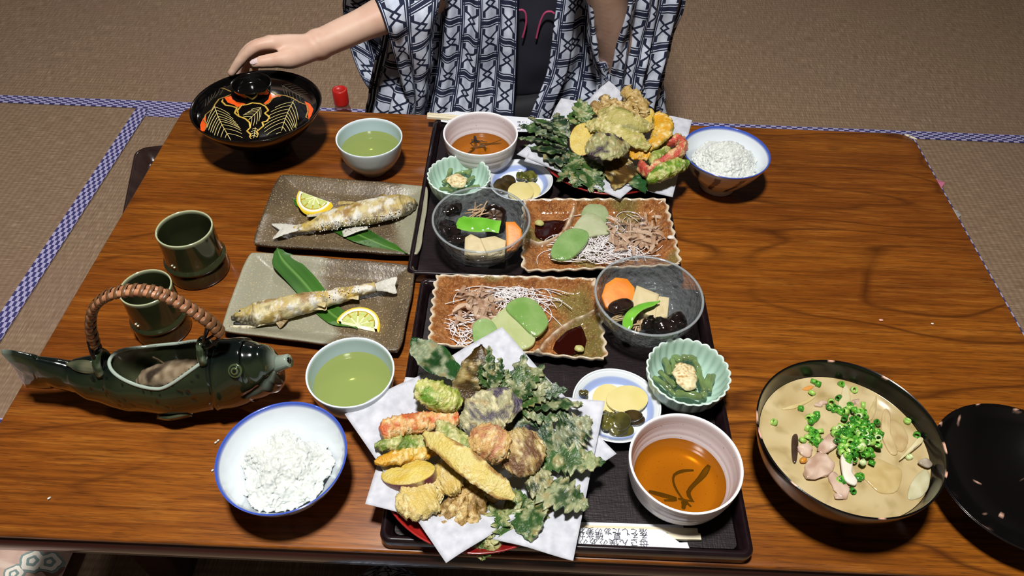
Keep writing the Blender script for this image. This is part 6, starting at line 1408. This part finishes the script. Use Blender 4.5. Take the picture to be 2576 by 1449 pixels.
# --- clothes: cloth sheets with their own pleats; u,v in metres for the woven print
def cloth(name, rows, mat=None, nu=70, nv=90, pleat=None, thick=.0012, su=1., sv=1., uo=0., parent=None):
    """rows: list of rows (top to bottom), each a list of control points left to right"""
    R = [[V(p) for p in r] for r in rows]
    def P(u, v):
        c = [catmull(r, v) for r in R]; return catmull(c, u)
    g0 = [[P(i/nu, j/nv) for j in range(nv+1)] for i in range(nu+1)]
    # arc length uv from the middle row / column
    L = [[0]*(nv+1) for _ in range(nu+1)]; H = [[0]*(nv+1) for _ in range(nu+1)]
    mu = [0]
    for j in range(nv): mu.append(mu[-1]+(sum(((g0[i][j+1]-g0[i][j]).length for i in (nu//3, nu//2, nu*2//3)))/3))
    for j in range(nv+1):
        h = 0
        for i in range(nu+1):
            if i: h += (g0[i][j]-g0[i-1][j]).length
            H[i][j] = h; L[i][j] = mu[j]
    vs, uv, fs = [], [], []
    for i in range(nu+1):
        for j in range(nv+1):
            p = g0[i][j]
            a = g0[min(i+1, nu)][j]-g0[max(i-1, 0)][j]; b = g0[i][min(j+1, nv)]-g0[i][max(j-1, 0)]; n = b.cross(a)
            n = n.normalized() if n.length > 1e-9 else V((0, -1, 0))
            if n.y > 0: n = -n
            if pleat: p = p+n*pleat(i/nu, j/nv, p, L[i][j])
            vs.append(p); uv.append((L[i][j]*su+uo, -H[i][j]*sv))
    s = nv+1
    for i in range(nu):
        for j in range(nv): fs.append((i*s+j, (i+1)*s+j, (i+1)*s+j+1, i*s+j+1))
    o = obj(name, (vs, fs, None, uv), mat or M['yukata'], parent or person)
    sd = o.modifiers.new('thickness', 'SOLIDIFY'); sd.thickness = thick; sd.offset = 0
    return o
def AYr(y, *px): return [AY(a, b, y) for a, b in px]
def pl(freq, amp, ph=0., drift=1.5, seed=1):
    def f(u, v, p, L):
        w = .35+.65*sst(.0, .5, u)
        return amp*w*(sin(L*freq+ph+drift*nz((L*9, u*1.2, 0), 1, seed))+.35*sin(L*freq*2.3+1+2*nz((L*14, u*2, 0), 1, seed+3)))+.006*nz((p.x, p.y, p.z), 9, seed)+.0035*nz((p.x, p.y, p.z), 24, seed+1)
    return f
bkz = (.84, .62, .50, .40, .30, .16, .05)
# left front panel (as seen): lapel edge near x=1300 px, runs round the side to the back seam
py = (-620, -250, -60, 60, 180, 290, 420)
lap = (1312, 1306, 1305, 1303, 1299, 1293, 1288)
def panel_rows(lapx, outs, back, side):
    rows = []
    for k, y_ in enumerate(py):
        yl = 1.165+.012*max(0, 3-k)-.012*(k > 4)
        r = [AY(lapx[k], y_, yl)]
        for (px, dy) in outs[k]: r.append(AY(px, y_+dy*0, yl+.005+.0*dy))
        z = r[-1].z; x = r[-1].x
        r += [V((x+side*.03, yl+.09, z)), V((x*.75, yl+.25, z)), V((-.01, yl+.33, z))]
        rows.append(r)
    return rows
cloth('robe_front', panel_rows(lap, [[(1230, 0), (1150, 0), (1080, 0)], [(1220, 0), (1130, 0), (1060, 0)], [(1215, 0), (1120, 0), (1040, 0)], [(1215, 0), (1115, 0), (1020, 0)], [(1205, 0), (1105, 0), (1000, 0)], [(1195, 0), (1085, 0), (975, 0)], [(1190, 0), (1070, 0), (955, 0)]], 0, -1), pleat=pl(118, .0085, .6, 2.2, 3), nv=150)
rap = (1420, 1415, 1411, 1397, 1380, 1338, 1300)
cloth('robe_front', panel_rows(rap, [[(1470, 0), (1520, 0), (1570, 0)], [(1475, 0), (1530, 0), (1590, 0)], [(1475, 0), (1535, 0), (1600, 0)], [(1465, 0), (1535, 0), (1605, 0)], [(1455, 0), (1530, 0), (1610, 0)], [(1430, 0), (1530, 0), (1625, 0)], [(1410, 0), (1530, 0), (1640, 0)]], 0, 1), pleat=pl(105, .0080, .2, 2.0, 8), nv=150, uo=.011)
# overlapped collar band down the right lapel
cloth('collar_band', [[AY(rap[k]-3, py[k], 1.152+.012*max(0, 3-k)-.012*(k > 4)), AY(rap[k]+22, py[k], 1.146+.012*max(0, 3-k)-.012*(k > 4)), AY(rap[k]+46, py[k], 1.152+.012*max(0, 3-k)-.012*(k > 4))] for k in range(7)], nu=60, nv=12, thick=.002, uo=.02)
# left sleeve: open bag hanging from the reaching forearm; each row goes from the cuff edge to the armhole
cuff = [AY(925, -30, 1.19), AY(948, 5, 1.125), AY(970, 62, 1.105), AY(985, 115, 1.115), AY(1003, 185, 1.135), AY(1022, 262, 1.15), AY(1002, 287, 1.175), AY(962, 265, 1.215), AY(915, 205, 1.25), AY(884, 132, 1.27), AY(868, 60, 1.28), AY(862, 0, 1.265), AY(880, -40, 1.23), AY(925, -30, 1.19)]
arm = [AY(1090, -150, 1.22), AY(1110, -60, 1.15), AY(1100, 20, 1.13), AY(1092, 100, 1.13), AY(1085, 190, 1.135), AY(1075, 285, 1.15), AY(1060, 300, 1.18), AY(1040, 290, 1.22), AY(1020, 250, 1.27), AY(1010, 180, 1.30), AY(1000, 100, 1.32), AY(1010, 20, 1.32), AY(1040, -90, 1.28), AY(1090, -150, 1.22)]
mid = [a.lerp(b, .5)+V((0, -.006, -.004)) for a, b in zip(cuff, arm)]
cloth('sleeve', [[cuff[i], mid[i], arm[i]] for i in range(len(cuff))], nu=150, nv=60, pleat=lambda u, v, p, L: .0070*sin(L*105+u*9+1.5*nz((p.x, p.y, p.z), 14, 2))*sst(0, .25, v)+.004*nz((p.x, p.y, p.z), 25, 6), thick=.0012)
# upper left sleeve round the upper arm (above the frame)
cloth('sleeve', [[AY(1000, -700, 1.28), AY(930, -560, 1.26), AY(900, -300, 1.24), AY(885, -30, 1.23)], [AY(1120, -700, 1.22), AY(1080, -500, 1.18), AY(1060, -250, 1.15), AY(1010, -20, 1.13)], [AY(1220, -700, 1.2), AY(1180, -450, 1.17), AY(1150, -200, 1.15), AY(1120, 0, 1.145)]], nu=40, nv=40, pleat=pl(60, .005, 0, 1, 4))
# right sleeve: wide panel right of the raised forearm, wrapping back behind it
cloth('sleeve', [[AY(1560, -520, 1.20), AY(1640, -520, 1.22), AY(1720, -520, 1.27), AY(1700, -520, 1.38)], [AY(1572, -120, 1.135), AY(1640, -110, 1.17), AY(1725, -90, 1.23), AY(1700, -100, 1.36)], [AY(1574, 0, 1.115), AY(1635, 5, 1.15), AY(1706, 10, 1.21), AY(1690, 0, 1.34)], [AY(1560, 80, 1.115), AY(1620, 85, 1.15), AY(1676, 90, 1.21), AY(1672, 90, 1.34)], [AY(1540, 165, 1.125), AY(1600, 170, 1.145), AY(1662, 170, 1.19), AY(1655, 170, 1.32)], [AY(1532, 230, 1.13), AY(1590, 240, 1.14), AY(1648, 245, 1.18), AY(1640, 240, 1.30)], [AY(1520, 330, 1.14), AY(1580, 330, 1.14), AY(1640, 330, 1.17), AY(1635, 330, 1.29)]], nu=90, nv=90, pleat=pl(120, .0065, .3, 2.2, 12), uo=.006)
# inner left lip of the right sleeve
cloth('sleeve', [[AY(1470, -200, 1.15), AY(1486, -200, 1.13), AY(1500, -200, 1.18)], [AY(1476, -20, 1.145), AY(1492, -15, 1.118), AY(1502, 0, 1.20)], [AY(1478, 60, 1.145), AY(1494, 65, 1.12), AY(1506, 90, 1.21)], [AY(1486, 140, 1.145), AY(1504, 145, 1.125), AY(1525, 160, 1.2)], [AY(1500, 200, 1.145), AY(1524, 205, 1.13), AY(1542, 205, 1.14)], [AY(1495, 310, 1.15), AY(1520, 310, 1.135), AY(1545, 310, 1.14)]], nu=60, nv=30, pleat=pl(80, .003, 0, 1, 5), uo=.013)
# dark knit top and black lower garment between the lapels
cloth('dark_top', [[AY(1230, -560, 1.215), AY(1310, -560, 1.19), AY(1420, -560, 1.19), AY(1500, -560, 1.215)], [AY(1240, -60, 1.215), AY(1310, -60, 1.195), AY(1400, -60, 1.195), AY(1480, -60, 1.215)], [AY(1240, 120, 1.205), AY(1300, 120, 1.185), AY(1370, 120, 1.182), AY(1440, 120, 1.205)], [AY(1240, 228, 1.20), AY(1300, 228, 1.185), AY(1350, 222, 1.185), AY(1420, 215, 1.205)], [AY(1240, 245, 1.205), AY(1300, 245, 1.195), AY(1350, 240, 1.195), AY(1420, 232, 1.21)]], M['shirt'], nu=50, nv=40, pleat=lambda u, v, p, L: .003*nz((p.x, p.y, p.z), 22, 3))
cloth('black_lower_garment', [[AY(1220, 232, 1.205), AY(1300, 232, 1.195), AY(1420, 222, 1.205)], [AY(1210, 280, 1.17), AY(1300, 280, 1.16), AY(1420, 270, 1.175)], [AY(1200, 420, 1.15), AY(1300, 420, 1.15), AY(1420, 420, 1.15)]], M['skirt'], nu=40, nv=40, pleat=lambda u, v, p, L: .004*nz((p.x, p.y, p.z), 24, 5))
# two pink printed lines on the dark top
z3 = lambda X, Y: (1060+X/3.623, Y/3.623)
for pts in ([(890, 92), (925, 92), (950, 125), (955, 200), (940, 280), (920, 350)], [(1215, 125), (1180, 105), (1130, 115), (1095, 170), (1070, 250), (1045, 360)]):
    q = [AY(*z3(*p), 1.1745) for p in pts]; obj('pink_line', loaf(q, lambda t: .0016, lambda t: .0005, 40, 8, up=(0, -1, .6)), M['pink'], person)

# ------------------------------------------------------------------ things on the floor and under the table
bt = V((AY(858, 250, 1.45).x, 1.45, .0012)); ztop = AY(856, 224, 1.45).z
bot = thing('spice_bottle', 'small clear bottle with red cap standing behind the table', 'bottle', tuple(bt))
zc = ztop-.033
obj('bottle_body', lathe(smooth_prof([(0, .002), (.017, .001), (.019, .004), (.019, zc-.03), (.017, zc-.014), (.0135, zc-.006), (.0135, zc+.0)], 4), (bt.x, bt.y, 0), 32), clear('bottle_glass', (.9, .8, .8), lin('#8a4a44'), .35, .05), bot)
obj('bottle_label', lathe([(.0193, zc-.075), (.0194, zc-.032)], (bt.x, bt.y, 0), 32), plain('red_label', '#7a2320', rough=.5), bot)
obj('red_cap', lathe([(.0135, zc-.003), (.0165, zc-.003), (.0168, zc), (.0166, ztop-.002), (.0155, ztop), (.012, ztop), (.0115, ztop-.0006), (0, ztop-.0004)], (bt.x, bt.y, 0), 40), plain('red_plastic', '#c9221c', rough=.35, coat=.2), bot)
# brown tray lying on the mat, mostly under the left edge of the table
fz = -.33
p = A(341, 374, fz+.026); q = A(312, 520, fz+.026)
dx = (q-p); ang = atan2(dx.x, -dx.y)
bt2 = thing('brown_tray', 'translucent brown plastic tray on the floor at the left table edge', 'tray', (p.x+.16, p.y-.16, .0012))
def tq(i, z, r):
    ring = rrect(i, i-.30, .34-i, -i, r, z, 6); c_, s_ = cos(ang), sin(ang); return [V((p.x+v.x*c_-v.y*s_, p.y+v.x*s_+v.y*c_, v.z)) for v in ring]
obj('tray_shell', rings([tq(.012, .0014, .02), tq(.004, .004, .025), tq(0, .027, .028), tq(.002, .0285, .028), tq(.005, .0275, .026), tq(.009, .022, .024), tq(.012, .0215, .022), tq(.015, .016, .020), tq(.018, .0155, .019), tq(.022, .006, .016), tq(.03, .0035, .012)]), plain('brown_plastic', '#3a2824', rough=.2, coat=.3, var=((8, 60, 8), '#2a1b19', .4, .7)), bt2)
def scrap(name, label, pts, hts, mat, cat):
    vs = [A(x, y, fz+h) for (x, y), h in zip(pts, hts)]; n = len(vs); c = sum(vs, V())/n+V((0, 0, .006))
    vs2 = vs+[c]; lo = [v-V((0, 0, .0006)) for v in vs2]; fs = [(j, (j+1) % n, n) for j in range(n)]; m0 = n+1
    fs += [((j+1) % n+m0, j+m0, n+m0) for j in range(n)]+[((j+1) % n, j, j+m0, (j+1) % n+m0) for j in range(n)]
    tag(obj(name, (vs2+lo, fs), mat, smooth=False), label, cat)
scrap('pink_paper', 'pink paper corner on the floor past the right table edge', [(2352, 449), (2377, 459), (2367, 476), (2340, 480), (2325, 455)], (.003, .010, .003, .002, .002), plain('pink_paper', '#d9799c', rough=.7), 'paper')
scrap('crumpled_wrapper', 'crumpled whitish wrapper on the floor past the right table edge', [(2395, 525), (2412, 531), (2419, 541), (2410, 548), (2395, 552), (2380, 538)], (.003, .016, .006, .003, .003, .002), plain('clear_wrapper', '#b9b5ae', rough=.3), 'wrapper')
# cushion under the left front corner of the table
cx0, cx1, cy0, cy1 = -1.13, A(152, 1400, -.27).x, .06, .615
def cush(s):
    def f(u, v):
        a, b = u*2-1, v*2-1; k = max(abs(a), abs(b)); r_ = min(abs(a), abs(b)); q = 1-.05*(r_**6)
        th = .034*(1-k**5)**.5 if k < 1 else 0
        x = (cx0+cx1)/2+(cx1-cx0)/2*a*q; y = (cy0+cy1)/2+(cy1-cy0)/2*b*q
        return V((x, y, .036+s*th+(.002*nz((x, y, 0), 14, 3) if s > 0 else 0)))
    return f
cu = thing('floor_cushion', 'pinkish floor cushion with pale round flower print under the left front', 'cushion', ((cx0+cx1)/2, (cy0+cy1)/2, .0012))
cov = NT('cushion_cover').set(rough=.85, sheen=.2)
cc = cov.ramp(cov.noise((40, 6, 1), 3), (.35, lin('#b08e80')), (.65, lin('#c4a698'))); gl = cov.ramp(cov.noise((7, 60, 1), 2), (.6, 0.), (.66, .5)); cov.color(cov.mixc(cc, lin('#e3d2c2'), gl)); cov.bump(cov.noise(500, 2), .2, .0006)
g1 = grid(30, 30, cush(1)); g2 = grid(30, 30, cush(-1)); g1 = (g1[0], g1[1]); g2 = (g2[0], [f[::-1] for f in g2[1]])
obj('cushion_cover', join((*g1, []), (*g2, [])), cov.m, cu)
fw, fg = plain('flower_white', '#e4dcd0', rough=.8), plain('flower_teal', '#7c8f8c', rough=.8)
def on_c(px, py):
    z = -.262
    return A(px, py, z)
for px, py, r_ in ((75, 1405, .016), (113, 1402, .014), (30, 1440, .013), (6, 1018, .018), (10, 1052, .014)):
    c = on_c(px, py); u, v_ = (c.x-cx0)/(cx1-cx0), (c.y-cy0)/(cy1-cy0)
    if not (0 < u < 1 and 0 < v_ < 1): continue
    for rr, dz, mt in ((r_, .0006, fg), (r_*.8, .0010, fw), (r_*.45, .0013, fg), (r_*.22, .0016, fw)):
        vs = []
        n = 18
        for s in (1, .5, 0):
            for k in range(n if s else 1):
                a = 2*pi*k/n; x, y = c.x+cos(a)*rr*s*(1+.1*sin(5*a)), c.y+sin(a)*rr*s*(1+.1*sin(5*a)); w_ = cush(1)(min(max((x-cx0)/(cx1-cx0), .001), .999), min(max((y-cy0)/(cy1-cy0), .001), .999)); vs.append(V((x, y, w_.z+dz)))
        fs = [(j, (j+1) % n, n+(j+1) % n, n+j) for j in range(n)]+[(n+j, n+(j+1) % n, 2*n) for j in range(n)]
        obj('printed_flower', (vs, fs), mt, cu)
# the photographer's robe over a knee, under the near edge of the table
kp = V((-.145, .26, 0))
def knee(u, v):
    a = 2*pi*u; r_ = v; h = .245*(1-r_**2.4); x = kp.x+.095*r_*cos(a)*(1+.1*sin(3*a)); y = kp.y+.17*r_*sin(a); return V((x, y, .002+h+.008*nz((x, y, h), 22, 4)))
g = grid(60, 40, knee, uvf=lambda u, v: (u*.5, v*.22))
o = obj('patterned_robe', ([*g[0]], [f[::-1] for f in g[1]], None, g[3]), M['yukata']); tag(o, 'fold of navy and white patterned robe over a knee below the near table edge', 'robe')
# small crumbs on the bare right side of the table
rg = random.Random(9)
for k, (px, py, r_, c, lb) in enumerate(((2216, 806, .0022, '#d9a08c', 'pinkish food crumb on the right half of the table'), (2345, 815, .0014, '#e5e1d6', 'tiny white crumb right of the pinkish one on the table'), (1688, 598, .004, '#d9cfc6', 'pale scrap on the right rim of the far konjac plate'))):
    p_ = A(px, py, .001 if k < 2 else .028); o = obj('food_crumb', ball(p_+V((0, 0, .0006)), r_, 1.3, .8, .6), plain('crumb_%d' % k, c, rough=.4)); tag(o, lb, 'crumb')
